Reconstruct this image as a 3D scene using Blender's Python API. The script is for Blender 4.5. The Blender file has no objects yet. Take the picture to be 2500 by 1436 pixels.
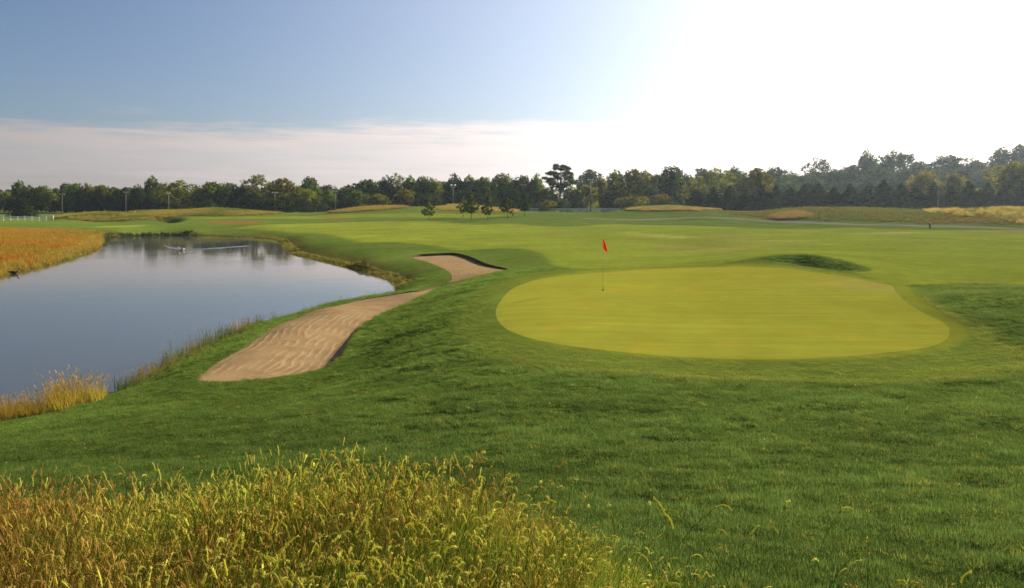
import bpy, math, random
import numpy as np

# ------------------------------------------------------------------ scene, camera, light
SC = bpy.context.scene
COL = SC.collection
rng = np.random.default_rng(7)
random.seed(7)
EYE = 6.0            # eye height above the pond surface (z = 0)
F = 2000.0           # focal length in photograph pixels (photo 2500 x 1436)
HV, CU = 500.0, 1250.0

cam = bpy.data.cameras.new('camera')
cam.sensor_width = 36.0
cam.lens = 36.0 * F / 2500.0
cam.shift_y = -(718.0 - HV) / 2500.0
cam.clip_start, cam.clip_end = 0.1, 9000.0
co = bpy.data.objects.new('camera', cam)
co.location = (0, 0, EYE)
co.rotation_euler = (math.radians(90), 0, 0)
COL.objects.link(co)
SC.camera = co

SUN_EL, SUN_AZ = math.radians(22.0), math.radians(45.0)   # azimuth clockwise from +Y
S = np.array([math.sin(SUN_AZ) * math.cos(SUN_EL), math.cos(SUN_AZ) * math.cos(SUN_EL), math.sin(SUN_EL)])

vs = SC.view_settings
vs.view_transform = 'Standard'
vs.look = 'None'
vs.exposure = 1.58
vs.gamma = 1.0
vs.use_curve_mapping = False
SC.cycles.max_bounces = 8
SC.cycles.transparent_max_bounces = 8
SC.cycles.volume_bounces = 0
SC.cycles.use_denoising = True

w = bpy.data.worlds.new('World')
SC.world = w
w.use_nodes = True
nt = w.node_tree
nt.nodes.clear()


class NT:
    """small helper for node trees"""
    def __init__(self, tree):
        self.t = tree

    def n(self, typ, ins=None, **props):
        nd = self.t.nodes.new(typ)
        for k, v in props.items():
            setattr(nd, k, v)
        for k, v in (ins or {}).items():
            s = nd.inputs[k]
            if isinstance(v, bpy.types.NodeSocket):
                self.t.links.new(v, s)
            else:
                s.default_value = v
        return nd

    def math(self, op, a, b=0.0, c=0.0, clamp=False):
        nd = self.n('ShaderNodeMath', {0: a, 1: b, 2: c}, operation=op, use_clamp=clamp)
        return nd.outputs[0]

    def mix(self, fac, a, b, blend='MIX'):
        nd = self.n('ShaderNodeMix', None, data_type='RGBA', blend_type=blend)
        for idx, v in ((0, fac), (6, a), (7, b)):
            if isinstance(v, bpy.types.NodeSocket):
                self.t.links.new(v, nd.inputs[idx])
            else:
                nd.inputs[idx].default_value = v if idx == 0 else (*v[:3], 1.0)
        return nd.outputs[2]

    def maprange(self, v, a, b, c=0.0, d=1.0, typ='SMOOTHSTEP'):
        nd = self.n('ShaderNodeMapRange', {0: v, 1: a, 2: b, 3: c, 4: d}, interpolation_type=typ)
        return nd.outputs[0]


N = NT(nt)
SKY = 0.05
sky = N.n('ShaderNodeTexSky', sky_type='NISHITA', sun_disc=False, sun_elevation=SUN_EL, sun_rotation=SUN_AZ,
          altitude=200.0, air_density=1.0, dust_density=1.6, ozone_density=1.6)
tc = N.n('ShaderNodeTexCoord')
vec = N.n('ShaderNodeVectorMath', {0: tc.outputs['Generated']}, operation='NORMALIZE').outputs[0]
sep = N.n('ShaderNodeSeparateXYZ', {0: vec})
vx, vy, vz = sep.outputs
dot = N.n('ShaderNodeVectorMath', {0: vec, 1: tuple(S)}, operation='DOT_PRODUCT').outputs['Value']
dotc = N.math('MAXIMUM', dot, 0.0)
# thin sunlit veil of high cirrus: forward scattering around the sun
veil = N.math('MULTIPLY', N.math('POWER', dotc, 3.5), 6.0)
veilc = N.n('ShaderNodeVectorMath', {0: (1.0, 0.97, 0.92), 'Scale': veil}, operation='SCALE').outputs[0]
tint = N.n('ShaderNodeVectorMath', {0: sky.outputs[0], 1: (0.50, 0.55, 0.675)}, operation='MULTIPLY').outputs[0]
base = N.n('ShaderNodeVectorMath', {0: tint, 1: veilc}, operation='ADD').outputs[0]
# long low cloud bank along the horizon
az = N.math('ARCTAN2', vx, vy)
el = N.math('ARCSINE', vz)
cv = N.n('ShaderNodeCombineXYZ', {0: N.math('MULTIPLY', az, 2.6), 1: N.math('MULTIPLY', el, 26.0), 2: 3.7}).outputs[0]
cn = N.n('ShaderNodeTexNoise', {'Vector': cv, 'Scale': 1.5, 'Detail': 6.0, 'Roughness': 0.55}).outputs['Fac']
cv2 = N.n('ShaderNodeCombineXYZ', {0: N.math('MULTIPLY', az, 6.0), 1: N.math('MULTIPLY', el, 90.0), 2: 9.1}).outputs[0]
cn2 = N.n('ShaderNodeTexNoise', {'Vector': cv2, 'Scale': 1.6, 'Detail': 7.0, 'Roughness': 0.6}).outputs['Fac']
edge = N.math('ADD', el, N.math('MULTIPLY', N.math('SUBTRACT', cn, 0.5), -0.11))
edge = N.math('ADD', edge, N.math('MULTIPLY', N.math('SUBTRACT', cn2, 0.5), -0.045))
band = N.maprange(edge, 0.104, 0.066)
low = N.maprange(edge, 0.084, 0.052)
sunny = N.math('ADD', 0.62, N.math('MULTIPLY', N.math('POWER', dotc, 2.0), 2.2))
bright = N.n('ShaderNodeVectorMath', {0: (5.4, 4.3, 3.9), 'Scale': sunny}, operation='SCALE').outputs[0]
dull = N.n('ShaderNodeVectorMath', {0: (4.5, 4.0, 3.95), 'Scale': sunny}, operation='SCALE').outputs[0]
ccol = N.mix(low, bright, dull)
dens = N.math('MULTIPLY', band, N.math('ADD', 0.30, N.math('MULTIPLY', cn2, 0.85)), clamp=True)
skyc = N.mix(dens, base, ccol)
bg = N.n('ShaderNodeBackground', {'Color': skyc, 'Strength': SKY})
N.n('ShaderNodeOutputWorld', {'Surface': bg.outputs[0]})

sl = bpy.data.lights.new('sun', 'SUN')
sl.energy = 5.0
sl.angle = math.radians(0.6)
sl.color = (1.0, 0.87, 0.68)
so = bpy.data.objects.new('sun', sl)
from mathutils import Vector, Matrix
so.rotation_euler = Vector(S).to_track_quat('Z', 'Y').to_euler()
so.location = (60, 60, 60)
COL.objects.link(so)


# ------------------------------------------------------------------ helpers
def tag(o, label=None, cat=None, group=None, kind=None):
    if label: o['label'] = label
    if cat: o['category'] = cat
    if group: o['group'] = group
    if kind: o['kind'] = kind
    return o


def mesh_obj(name, V, Fc, mats=None, parent=None, smooth=False, link=True, loc=None):
    me = bpy.data.meshes.new(name)
    me.from_pydata([tuple(map(float, v)) for v in V] if not isinstance(V, np.ndarray) else V.tolist(), [],
                   Fc if not isinstance(Fc, np.ndarray) else Fc.tolist())
    for m in (mats if isinstance(mats, (list, tuple)) else [mats]):
        if m: me.materials.append(m)
    if smooth:
        me.shade_smooth()
    o = bpy.data.objects.new(name, me)
    if link: COL.objects.link(o)
    if parent is not None: o.parent = parent
    if loc is not None: o.location = loc
    return o


def empty(name, loc, rz=0.0):
    o = bpy.data.objects.new(name, None)
    o.empty_display_size = 0.3
    o.location = loc
    o.rotation_euler = (0, 0, rz)
    COL.objects.link(o)
    return o


def set_attr(me, name, typ, dom, data):
    a = me.attributes.new(name, typ, dom)
    data = np.asarray(data, dtype=np.float32 if typ != 'INT' else np.int32)
    key = {'FLOAT': 'value', 'INT': 'value', 'FLOAT_VECTOR': 'vector', 'FLOAT_COLOR': 'color'}[typ]
    a.data.foreach_set(key, data.ravel())


def sstep(x, a, b):
    t = np.clip((x - a) / (b - a), 0, 1)
    return t * t * (3 - 2 * t)


def vnoise(x, y, seed=0):
    """smooth 2-D value noise, about -1..1"""
    x = np.asarray(x, float); y = np.asarray(y, float)
    xi, yi = np.floor(x).astype(np.int64), np.floor(y).astype(np.int64)
    fx, fy = x - xi, y - yi
    fx = fx * fx * (3 - 2 * fx); fy = fy * fy * (3 - 2 * fy)

    def h(i, j):
        k = (i * 374761393 + j * 668265263 + seed * 974711) & 0x7fffffff
        k = ((k ^ (k >> 13)) * 1274126177) & 0x7fffffff
        k = (k ^ (k >> 16)) & 0xffff
        return k / 32767.5 - 1.0
    return ((h(xi, yi) * (1 - fx) + h(xi + 1, yi) * fx) * (1 - fy)
            + (h(xi, yi + 1) * (1 - fx) + h(xi + 1, yi + 1) * fx) * fy)


def fbm(x, y, seed=0, oct=4):
    s = 0; a = 1; t = 0
    for k in range(oct):
        s = s + a * vnoise(x * 2 ** k, y * 2 ** k, seed + k * 17); t += a; a *= 0.5
    return s / t


# ------------------------------------------------------------------ terrain
ctrl = []
def C(u, v, z):                       # a point of the ground seen at photo pixel (u, v), z below / above the eye
    Y = z * F / (HV - v)
    ctrl.append(((u - CU) / F * Y, Y, z))
def D(u, Y, z):                       # a point in the direction of column u at distance Y
    ctrl.append(((u - CU) / F * Y, Y, z))
def W(x, y, z):
    ctrl.append((x, y, z))

POND_PX = [(-420, 1050), (-150, 1030), (0, 1008), (100, 992), (200, 975), (280, 958), (340, 930), (400, 893), (470, 860), (540, 828), (610, 797),
           (700, 772), (800, 743), (880, 728), (955, 716), (968, 704), (962, 694), (940, 680), (900, 668), (840, 651),
           (780, 637), (720, 622), (700, 610), (690, 596), (670, 586), (640, 582), (560, 578), (500, 576), (440, 575),
           (380, 576), (320, 577), (270, 580), (250, 590), (240, 606), (200, 622), (150, 637), (90, 653), (40, 664),
           (0, 674), (-120, 700), (-300, 745), (-500, 800)]
pond = np.array([((u - CU) / F * (EYE * F / (v - HV)), EYE * F / (v - HV)) for u, v in POND_PX])

for x, y, z in [(-6, -2, -1.75), (0, -2, -1.6), (6, -2, -1.7), (0, 1.5, -1.68), (-3, 2, -1.74), (3, 2, -1.72),
                (0, 4.3, -1.92), (-2.8, 4.5, -1.98), (3.2, 4.3, -1.99), (-7, 5, -2.3), (-12, 8, -3.2), (10, 6, -2.2), (-14, 3, -2.8), (14, 3, -2.1)]:
    W(x, y, z)
for a in [(2000, 1436, -1.97), (2400, 1200, -2.35), (1800, 1200, -2.4), (1250, 1250, -2.4), (1500, 1000, -3.0), (2300, 1000, -2.95),
          (900, 1150, -2.9), (400, 1150, -3.2), (0, 1150, -3.4), (1300, 900, -3.35), (1800, 880, -3.45), (2250, 870, -3.42),
          (2365, 800, -3.4), (2480, 850, -3.3), (1210, 770, -3.45), (1230, 840, -3.45), (1500, 780, -3.4), (1800, 780, -3.4),
          (2100, 780, -3.38), (1300, 700, -3.45), (1600, 700, -3.4), (1900, 700, -3.38), (2150, 700, -3.35), (1480, 667, -3.42),
          (1750, 652, -3.38), (1950, 664, -3.3), (2080, 682, -3.3), (2400, 725, -3.1), (2490, 706, -3.15), (2490, 760, -3.1),
          (2400, 688, -3.7), (2300, 650, -3.75), (2500, 650, -3.7),
          (1100, 800, -3.72), (1000, 860, -3.95), (900, 920, -4.1), (800, 960, -4.1), (800, 1000, -3.75), (500, 1000, -4.2),
          (300, 1000, -4.6), (500, 948, -4.76), (650, 937, -4.78), (830, 892, -4.8), (880, 812, -4.9), (960, 752, -4.95),
          (1075, 702, -4.9), (1030, 790, -4.05), (960, 850, -4.3), (1090, 742, -4.05), (1160, 722, -3.72), (1150, 692, -4.1),
          (1200, 668, -4.3), (1300, 655, -4.1), (480, 928, -4.8), (600, 850, -4.85), (700, 790, -4.9), (800, 752, -4.95),
          (1000, 712, -4.95), (420, 915, -5.25), (500, 868, -5.3), (590, 825, -5.3), (700, 783, -5.3), (850, 740, -5.4), (200, 1010, -4.95), (0, 1060, -4.7),
          (100, 1055, -4.3), (-300, 1150, -3.7), (1000, 690, -5.4), (1020, 640, -5.1), (950, 640, -5.3), (1060, 660, -5.0),
          (1000, 624, -5.05), (1120, 618, -5.0), (1200, 640, -4.8), (1240, 657, -4.6), (1100, 690, -4.95), (1290, 628, -4.4),
          (1330, 612, -4.35), (1350, 650, -4.0), (1450, 640, -4.15), (1700, 630, -4.15), (1500, 600, -4.45), (1250, 590, -4.6),
          (1000, 600, -4.85), (1800, 590, -4.4), (2200, 600, -4.25), (2500, 610, -4.1), (1000, 570, -4.6), (1300, 555, -4.35),
          (1600, 555, -4.3), (1900, 560, -4.3), (2250, 565, -4.25), (2500, 568, -4.2), (800, 560, -4.6), (650, 556, -4.6),
          (800, 580, -5.0), (740, 600, -5.3), (850, 615, -5.3), (880, 640, -5.4), (720, 580, -5.2), (450, 565, -5.2), (300, 568, -5.3),
          (450, 550, -4.6), (250, 548, -4.5), (80, 555, -4.7), (-200, 556, -4.7), (50, 542, -4.4), (-200, 542, -4.4), (60, 537.5, -4.9), (-150, 537.5, -4.9), (600, 540, -4.2),
          (800, 535, -3.9), (1050, 534, -3.4), (1190, 537, -3.5), (1281, 528, -3.0), (1400, 532, -3.4), (1550, 536, -3.85),
          (100, 600, -5.2), (-200, 610, -5.2), (100, 570, -5.0), (0, 650, -5.7), (150, 610, -5.5),
          (190, 524, -3.0), (110, 539.5, -5.1), (20, 539.5, -5.1), (280, 522, -2.75), (360, 517, -2.2), (250, 541, -4.6), (530, 510, -1.3), (430, 516, -2.1), (640, 519, -2.5),
          (530, 528, -3.3), (700, 521.5, -2.85), (910, 505.5, -0.75), (850, 512, -1.65), (1000, 507, -1.0), (900, 522, -2.6),
          (1120, 502.5, -0.36), (1200, 509, -1.3), (1120, 520, -2.35), (1340, 517, -2.2), (1280, 516, -2.2), (1450, 519, -2.5),
          (1640, 505.5, -0.69), (1560, 510, -1.25), (1750, 514, -1.7), (1830, 518, -2.1), (1930, 510, -1.15), (2050, 507.5, -0.85),
          (2200, 512, -1.3), (2400, 511.5, -1.1), (2500, 512, -1.15), (2800, 512, -1.15), (1640, 533, -3.6), (1700, 530.5, -3.25), (1780, 533, -3.4),
          (1880, 539, -3.9), (2000, 544, -4.1), (2270, 551, -4.15), (2500, 558, -4.2), (2900, 562, -4.2), (2900, 620, -4.1), (2900, 720, -3.4),
          (2900, 850, -3.2), (2900, 1100, -2.6)]:
    C(*a)
D(1860, 53.5, -3.3); D(1950, 55, -3.28); D(2060, 49, -3.28); D(2130, 43.5, -3.35); D(2000, 64, -3.75)
for u in range(-900, 1500, 200):
    D(u, 325, -3.6); D(u, 480, -3.2)
for u in range(1500, 3600, 200):
    D(u, 285, -2.6)
    D(u, 480, -3.0 + 20 * float(sstep(np.array(u), 1500, 2900)))
for u in range(-2200, 4400, 600):
    D(u, 900, -2.0 + 24 * float(sstep(np.array(u), 1500, 2900)))
    D(u, 2600, 2.0 + 24 * float(sstep(np.array(u), 1500, 2900)))
for u in (-2000, -1200):
    for Y in (12, 30, 70, 150):
        D(u, Y, -4.5)
for u in (3600, 4400):
    for Y in (8, 20, 60, 150):
        D(u, Y, -3.0 if Y < 30 else -3.9)
ctrl = np.array(ctrl)
KA = 2.2
def par(x, y):
    yy = np.maximum(y + 3.0, 0.05)
    return KA * x / yy, np.log(yy)
ca, cb = par(ctrl[:, 0], ctrl[:, 1])
# pond shore points pin the ground to the water line
pa, pb = par(pond[:, 0], pond[:, 1])
PA, PB, PZ = np.r_[ca, pa], np.r_[cb, pb], np.r_[ctrl[:, 2] + EYE, np.full(len(pond), 0.0)]
def tps_k(r2):
    return 0.5 * r2 * np.log(np.maximum(r2, 1e-12))
nP = len(PA)
K = tps_k((PA[:, None] - PA) ** 2 + (PB[:, None] - PB) ** 2) + np.eye(nP) * 2e-4
Q = np.c_[np.ones(nP), PA, PB]
M = np.block([[K, Q], [Q.T, np.zeros((3, 3))]])
sol = np.linalg.solve(M, np.r_[PZ, 0, 0, 0])

# fan-shaped grid, finer near the viewer like any terrain level of detail
def nonuni(knots, n):
    kx = np.array([k[0] for k in knots], float); dn = np.array([k[1] for k in knots], float)
    f = np.linspace(kx[0], kx[-1], 4000); d = np.interp(f, kx, dn); c = np.cumsum(d); c = (c - c[0]) / (c[-1] - c[0])
    return np.interp(np.linspace(0, 1, n), c, f)
ga = nonuni([(-5.5, .15), (-1.6, .5), (-1.4, 1), (1.4, 1), (1.6, .5), (5.5, .15)], 620)
gb = nonuni([(0.0, .4), (1.6, .8), (2.6, 1), (4.2, 1.35), (5.7, 1.35), (6.2, .6), (8.0, .15)], 560)
GA, GB = np.meshgrid(ga, gb)                  # rows: distance, columns: direction
GY = np.exp(GB) - 3.0
GX = GA / KA * np.exp(GB)
Zg = np.zeros(GA.size)
fa, fb = GA.ravel(), GB.ravel()
for i in range(0, fa.size, 20000):
    s = slice(i, i + 20000)
    r2 = (fa[s, None] - PA) ** 2 + (fb[s, None] - PB) ** 2
    Zg[s] = tps_k(r2) @ sol[:nP] + sol[nP] + sol[nP + 1] * fa[s] + sol[nP + 2] * fb[s]
Zg = Zg.reshape(GA.shape)

def sdf(poly, X, Y):
    """signed distance to a closed polygon, negative inside; far points get a coarse value"""
    shp = X.shape; X = X.ravel(); Y = Y.ravel()
    out = np.full(X.size, 60.0)
    lo, hi = poly.min(0) - 12, poly.max(0) + 12
    idx = np.where((X > lo[0]) & (X < hi[0]) & (Y > lo[1]) & (Y < hi[1]))[0]
    A = poly; B = np.roll(poly, -1, 0)
    for i in range(0, idx.size, 30000):
        k = idx[i:i + 30000]
        px, py = X[k][:, None], Y[k][:, None]
        ex, ey = B[:, 0] - A[:, 0], B[:, 1] - A[:, 1]
        t = np.clip(((px - A[:, 0]) * ex + (py - A[:, 1]) * ey) / (ex * ex + ey * ey + 1e-12), 0, 1)
        d = np.sqrt(((px - A[:, 0] - t * ex) ** 2 + (py - A[:, 1] - t * ey) ** 2).min(1))
        cr = ((A[:, 1] > py) != (B[:, 1] > py)) & (px < ex * (py - A[:, 1]) / (np.where(ey == 0, 1e-9, ey)) + A[:, 0])
        out[k] = np.where(cr.sum(1) % 2 == 1, -d, d)
    return out.reshape(shp)

def smooth_poly(P, n=6):
    P = np.asarray(P, float); out = []
    m = len(P)
    for i in range(m):
        p0, p1, p2, p3 = P[i - 1], P[i], P[(i + 1) % m], P[(i + 2) % m]
        for t in np.linspace(0, 1, n, endpoint=False):
            out.append(0.5 * ((2 * p1) + (-p0 + p2) * t + (2 * p0 - 5 * p1 + 4 * p2 - p3) * t * t + (-p0 + 3 * p1 - 3 * p2 + p3) * t ** 3))
    return np.array(out)

def interp_grid(G, x, y):
    """bilinear lookup of a grid field at world points"""
    a, b = par(np.asarray(x, float), np.asarray(y, float))
    i = np.clip(np.interp(b, gb, np.arange(gb.size)), 0, gb.size - 1.001)
    j = np.clip(np.interp(a, ga, np.arange(ga.size)), 0, ga.size - 1.001)
    i0, j0 = i.astype(int), j.astype(int); fi, fj = i - i0, j - j0
    return ((G[i0, j0] * (1 - fj) + G[i0, j0 + 1] * fj) * (1 - fi) + (G[i0 + 1, j0] * (1 - fj) + G[i0 + 1, j0 + 1] * fj) * fi)

YMAX = 305.0
def raycast(px, Zf):
    """where the sight lines of the photo pixels meet the ground"""
    out = []
    ys = np.exp(np.linspace(math.log(1.5), math.log(900), 3000))
    for u, v in px:
        z = EYE + (HV - v) / F * ys
        h = interp_grid(Zf, (u - CU) / F * ys, ys)
        k = np.argmax(z < h)
        if not (z < h).any() or ys[k] > YMAX:      # line of sight passes over a crest: take the crest
            m_ = (ys > 100) & (ys < YMAX)
            y = ys[m_][np.argmin(((z - h) / ys)[m_])]
            out.append(((u - CU) / F * y, y)); continue
        a, b = z[k - 1] - h[k - 1], z[k] - h[k]
        y = ys[k - 1] + (ys[k] - ys[k - 1]) * a / max(a - b, 1e-9)
        out.append(((u - CU) / F * y, y))
    return np.array(out)

# pond basin and bank
pond_s = smooth_poly(pond, 5)
sdp = sdf(pond_s, GX, GY)
bank = 0.30 * (1 - np.exp(-np.maximum(sdp, 0) / 0.7))
Zg = np.where(sdp > 0, np.maximum(Zg, bank) * sstep(sdp, 0, 1.2) + bank * (1 - sstep(sdp, 0, 1.2)), -0.6 * (1 - np.exp(np.minimum(sdp, 0) / 2.0)))

# grassy hollows carved behind the green and far beyond the pond
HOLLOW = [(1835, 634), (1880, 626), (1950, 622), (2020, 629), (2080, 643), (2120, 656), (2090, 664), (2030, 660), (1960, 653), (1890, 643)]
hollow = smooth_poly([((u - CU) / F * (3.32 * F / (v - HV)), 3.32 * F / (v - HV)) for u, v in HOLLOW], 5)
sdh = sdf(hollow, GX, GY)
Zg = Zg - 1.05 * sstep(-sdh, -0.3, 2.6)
HOL2 = [(362, 533), (410, 531), (455, 533.5), (440, 542), (412, 545), (385, 541)]
hollow2 = smooth_poly(raycast(HOL2, Zg), 5)
sdh2 = sdf(hollow2, GX, GY)
Zg = Zg - 2.2 * sstep(-sdh2, -0.3, 7.0)

# zones
GREEN = [(1210, 765), (1222, 735), (1250, 706), (1290, 689), (1350, 676), (1480, 664.5), (1600, 657), (1750, 651.5), (1850, 652), (1950, 660),
         (2060, 675), (2130, 689), (2176, 697), (2184, 708), (2205, 732), (2250, 762), (2300, 786), (2318, 806), (2308, 830), (2260, 849),
         (2150, 862), (2050, 871), (1900, 877), (1750, 875), (1600, 867), (1450, 852), (1330, 834), (1260, 814), (1225, 794)]
FRINGE = [(1188, 790), (1190, 750), (1215, 715), (1260, 691), (1340, 671), (1480, 659), (1750, 646.5), (1850, 647), (1950, 654), (2100, 677), (2215, 699),
          (2240, 724), (2300, 760), (2350, 790), (2368, 812), (2360, 832), (2330, 848), (2250, 864), (2100, 876), (1900, 882), (1750, 881),
          (1600, 874), (1450, 860), (1330, 846), (1240, 826)]
APRON = [(1120, 800), (1140, 740), (1200, 700), (1300, 668), (1480, 655), (1750, 643), (1950, 650), (2225, 699), (2260, 735), (2325, 772), (2385, 805), (2440, 850),
         (2520, 893), (2380, 925), (2200, 937), (1900, 938), (1700, 932), (1500, 912), (1300, 890), (1180, 860)]
FAIRWAY = [(585, 555), (700, 547), (900, 541), (1060, 540), (1150, 548), (1250, 546), (1330, 552), (1400, 553), (1500, 548), (1650, 550),
           (1800, 556), (1900, 559), (2050, 557), (2250, 562), (2700, 568), (2900, 690), (2600, 698), (2500, 697), (2380, 694), (2230, 698),
           (2180, 692), (2100, 672), (1950, 649), (1750, 644), (1480, 656), (1390, 656), (1352, 648), (1332, 628), (1300, 612), (1230, 607),
           (1120, 611), (1060, 601), (960, 593), (880, 593), (850, 584), (800, 572), (700, 567), (620, 561)]
FARWAY = [(470, 533.5), (600, 529), (800, 525), (960, 521.5), (1180, 523), (1250, 527), (1100, 532), (900, 531), (700, 534)]
STRIP = [(235, 553.5), (345, 549), (340, 551), (250, 555)]
BUNKER1 = [(480, 926), (500, 908), (540, 880), (600, 845), (640, 815), (690, 788), (750, 765), (800, 750), (880, 732), (960, 719), (1020, 709),
           (1060, 700), (1093, 691.5), (1086, 697), (1070, 705), (1045, 716), (1000, 736), (950, 758), (905, 782), (880, 800), (858, 832), (838, 864), (815, 886),
           (760, 908), (690, 920), (600, 929), (530, 933), (495, 932)]
BUNKER2 = [(1000, 627), (1018, 621.5), (1060, 619), (1110, 617.5), (1140, 624), (1165, 634), (1200, 647), (1242, 656.5), (1228, 661), (1190, 670),
           (1150, 678), (1125, 685), (1100, 690.5), (1090, 692.2), (1101, 684), (1104, 676), (1098, 666), (1075, 652), (1040, 638)]
PALE = [[(1520, 568.5), (1590, 572), (1700, 578.5), (1660, 582), (1600, 580), (1550, 575)], [(2060, 572.5), (2160, 567), (2245, 567), (2215, 571), (2130, 573)], [(1880, 586.5), (1960, 584.5), (2012, 585), (2000, 587.5), (1900, 588.5)]]
PATH1 = [(1440, 534.2), (1482, 535.8), (1560, 536.6), (1640, 534), (1700, 531.3), (1760, 531.8), (1820, 535), (1880, 539.4), (1940, 542), (2000, 544.2), (2100, 547.6), (2270, 552), (2400, 555.5), (2500, 558.6), (2700, 561.5)]
BROWN = [[(505, 541), (560, 539), (630, 540), (632, 545), (600, 546.5), (540, 545)], [(785, 536), (830, 533), (862, 533), (835, 536.5), (800, 538.5)]]
MEADOW = [(-600, 563), (0, 560), (150, 561), (240, 566), (300, 572), (270, 579), (245, 591), (236, 607), (200, 623), (150, 638), (90, 654), (0, 675), (-300, 745), (-700, 790)]
NATIVE = [[(128, 530), (165, 523), (280, 520), (360, 515), (440, 514), (530, 507), (620, 514), (690, 520.5), (640, 525), (560, 527), (440, 530), (330, 538), (250, 541), (180, 534)],
          [(800, 519), (850, 511), (910, 503), (990, 505), (985, 509), (930, 514), (860, 519), (815, 520.5)],
          [(1050, 508), (1120, 500), (1200, 507), (1260, 514), (1255, 519), (1180, 516), (1110, 515), (1060, 512)],
          [(1530, 514), (1560, 507), (1640, 503), (1720, 509), (1760, 514), (1700, 516), (1640, 515), (1580, 515)],
          [(1760, 517), (1840, 518), (1930, 508), (2050, 504), (2200, 509), (2400, 508), (2900, 508), (2900, 553), (2500, 549), (2300, 545), (2180, 541), (2050, 538), (1950, 536), (1880, 532), (1800, 525)]]
def zone(px, n=5, Zf=None):
    return smooth_poly(raycast(px, Zg if Zf is None else Zf), n)
z_green, z_fringe, z_apron, z_fair, z_farw, z_strip = map(zone, (GREEN, FRINGE, APRON, FAIRWAY, FARWAY, STRIP))
z_b1, z_b2 = zone(BUNKER1), zone(BUNKER2)
z_meadow = zone(MEADOW)
z_native = [zone(p) for p in NATIVE]
z_brown = [zone(p) for p in BROWN]
z_pale = [zone(p) for p in PALE]
pc = raycast(PATH1, Zg)
pc = smooth_poly(pc, 4)[:-4]
tan = np.gradient(pc, axis=0); tan /= np.linalg.norm(tan, axis=1)[:, None] + 1e-9
nor = np.c_[-tan[:, 1], tan[:, 0]]
z_path = np.r_[pc + nor * 1.25, (pc - nor * 1.25)[::-1]]
# the path runs on a levelled bed
sd_g = sdf(z_green, GX, GY)
sd_b1, sd_b2 = sdf(z_b1, GX, GY), sdf(z_b2, GX, GY)
sd_path = sdf(z_path, GX, GY)
sd_fair, sd_farw, sd_apron, sd_fringe = (sdf(z, GX, GY) for z in (z_fair, z_farw, z_apron, z_fringe))
sd_meadow = sdf(z_meadow, GX, GY)
sd_native = np.min([sdf(z, GX, GY) for z in z_native], 0)
sd_brown = np.min([sdf(z, GX, GY) for z in z_brown], 0)
sd_pale = np.min([sdf(z, GX, GY) for z in z_pale], 0)
sd_strip = sdf(z_strip, GX, GY)

# mowing swales and the uneven surface of the rough
rough_w = sstep(np.minimum(np.minimum(sd_g, sd_fair), np.minimum(sd_fringe, sd_path)), 0.2, 2.5) * sstep(sdp, 0.3, 2)
rough_w *= sstep(np.minimum(sd_b1, sd_b2), 0.0, 1.0)
near = 1 - sstep(GY, 35, 80)
Zg = Zg + rough_w * near * (0.05 * fbm(GX * 0.8 + GY * .25, GY * 1.5, 3, 3) + 0.03 * fbm(GX * 2.6, GY * 3.4, 5, 2) + 0.09 * fbm(GX * 0.22 + 5, GY * 0.26, 6, 2) * sstep(GY, 6, 14))
Zg = Zg + sstep(sd_g, -1.0, 5) * sstep(sdp, 0.5, 6) * sstep(np.minimum(sd_b1, sd_b2), 0.2, 4) * sstep(GY, 25, 90) * 0.14 * fbm(GX * 0.045, GY * 0.06, 9, 3)
H = lambda x, y: interp_grid(Zg, x, y)
# ------------------------------------------------------------------ materials
def new_mat(name):
    m = bpy.data.materials.new(name)
    m.use_nodes = True
    m.node_tree.nodes.clear()
    return m, NT(m.node_tree)

def out(n, shader, disp=None):
    n.n('ShaderNodeOutputMaterial', {'Surface': shader})

def plain(name, col, rough=0.6, metal=0.0, noise=0.25, scale=12.0, spec=0.5):
    m, n = new_mat(name)
    t = n.n('ShaderNodeTexCoord').outputs['Object']
    f = n.n('ShaderNodeTexNoise', {'Vector': t, 'Scale': scale, 'Detail': 5.0}).outputs['Fac']
    k = n.maprange(f, 0.3, 0.7, 1 - noise, 1 + noise, 'LINEAR')
    c = n.n('ShaderNodeVectorMath', {0: tuple(col), 'Scale': k}, operation='SCALE').outputs[0]
    b = n.n('ShaderNodeBsdfPrincipled', {'Base Color': c, 'Roughness': rough, 'Metallic': metal, 'Specular IOR Level': spec})
    out(n, b.outputs[0])
    return m

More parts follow.
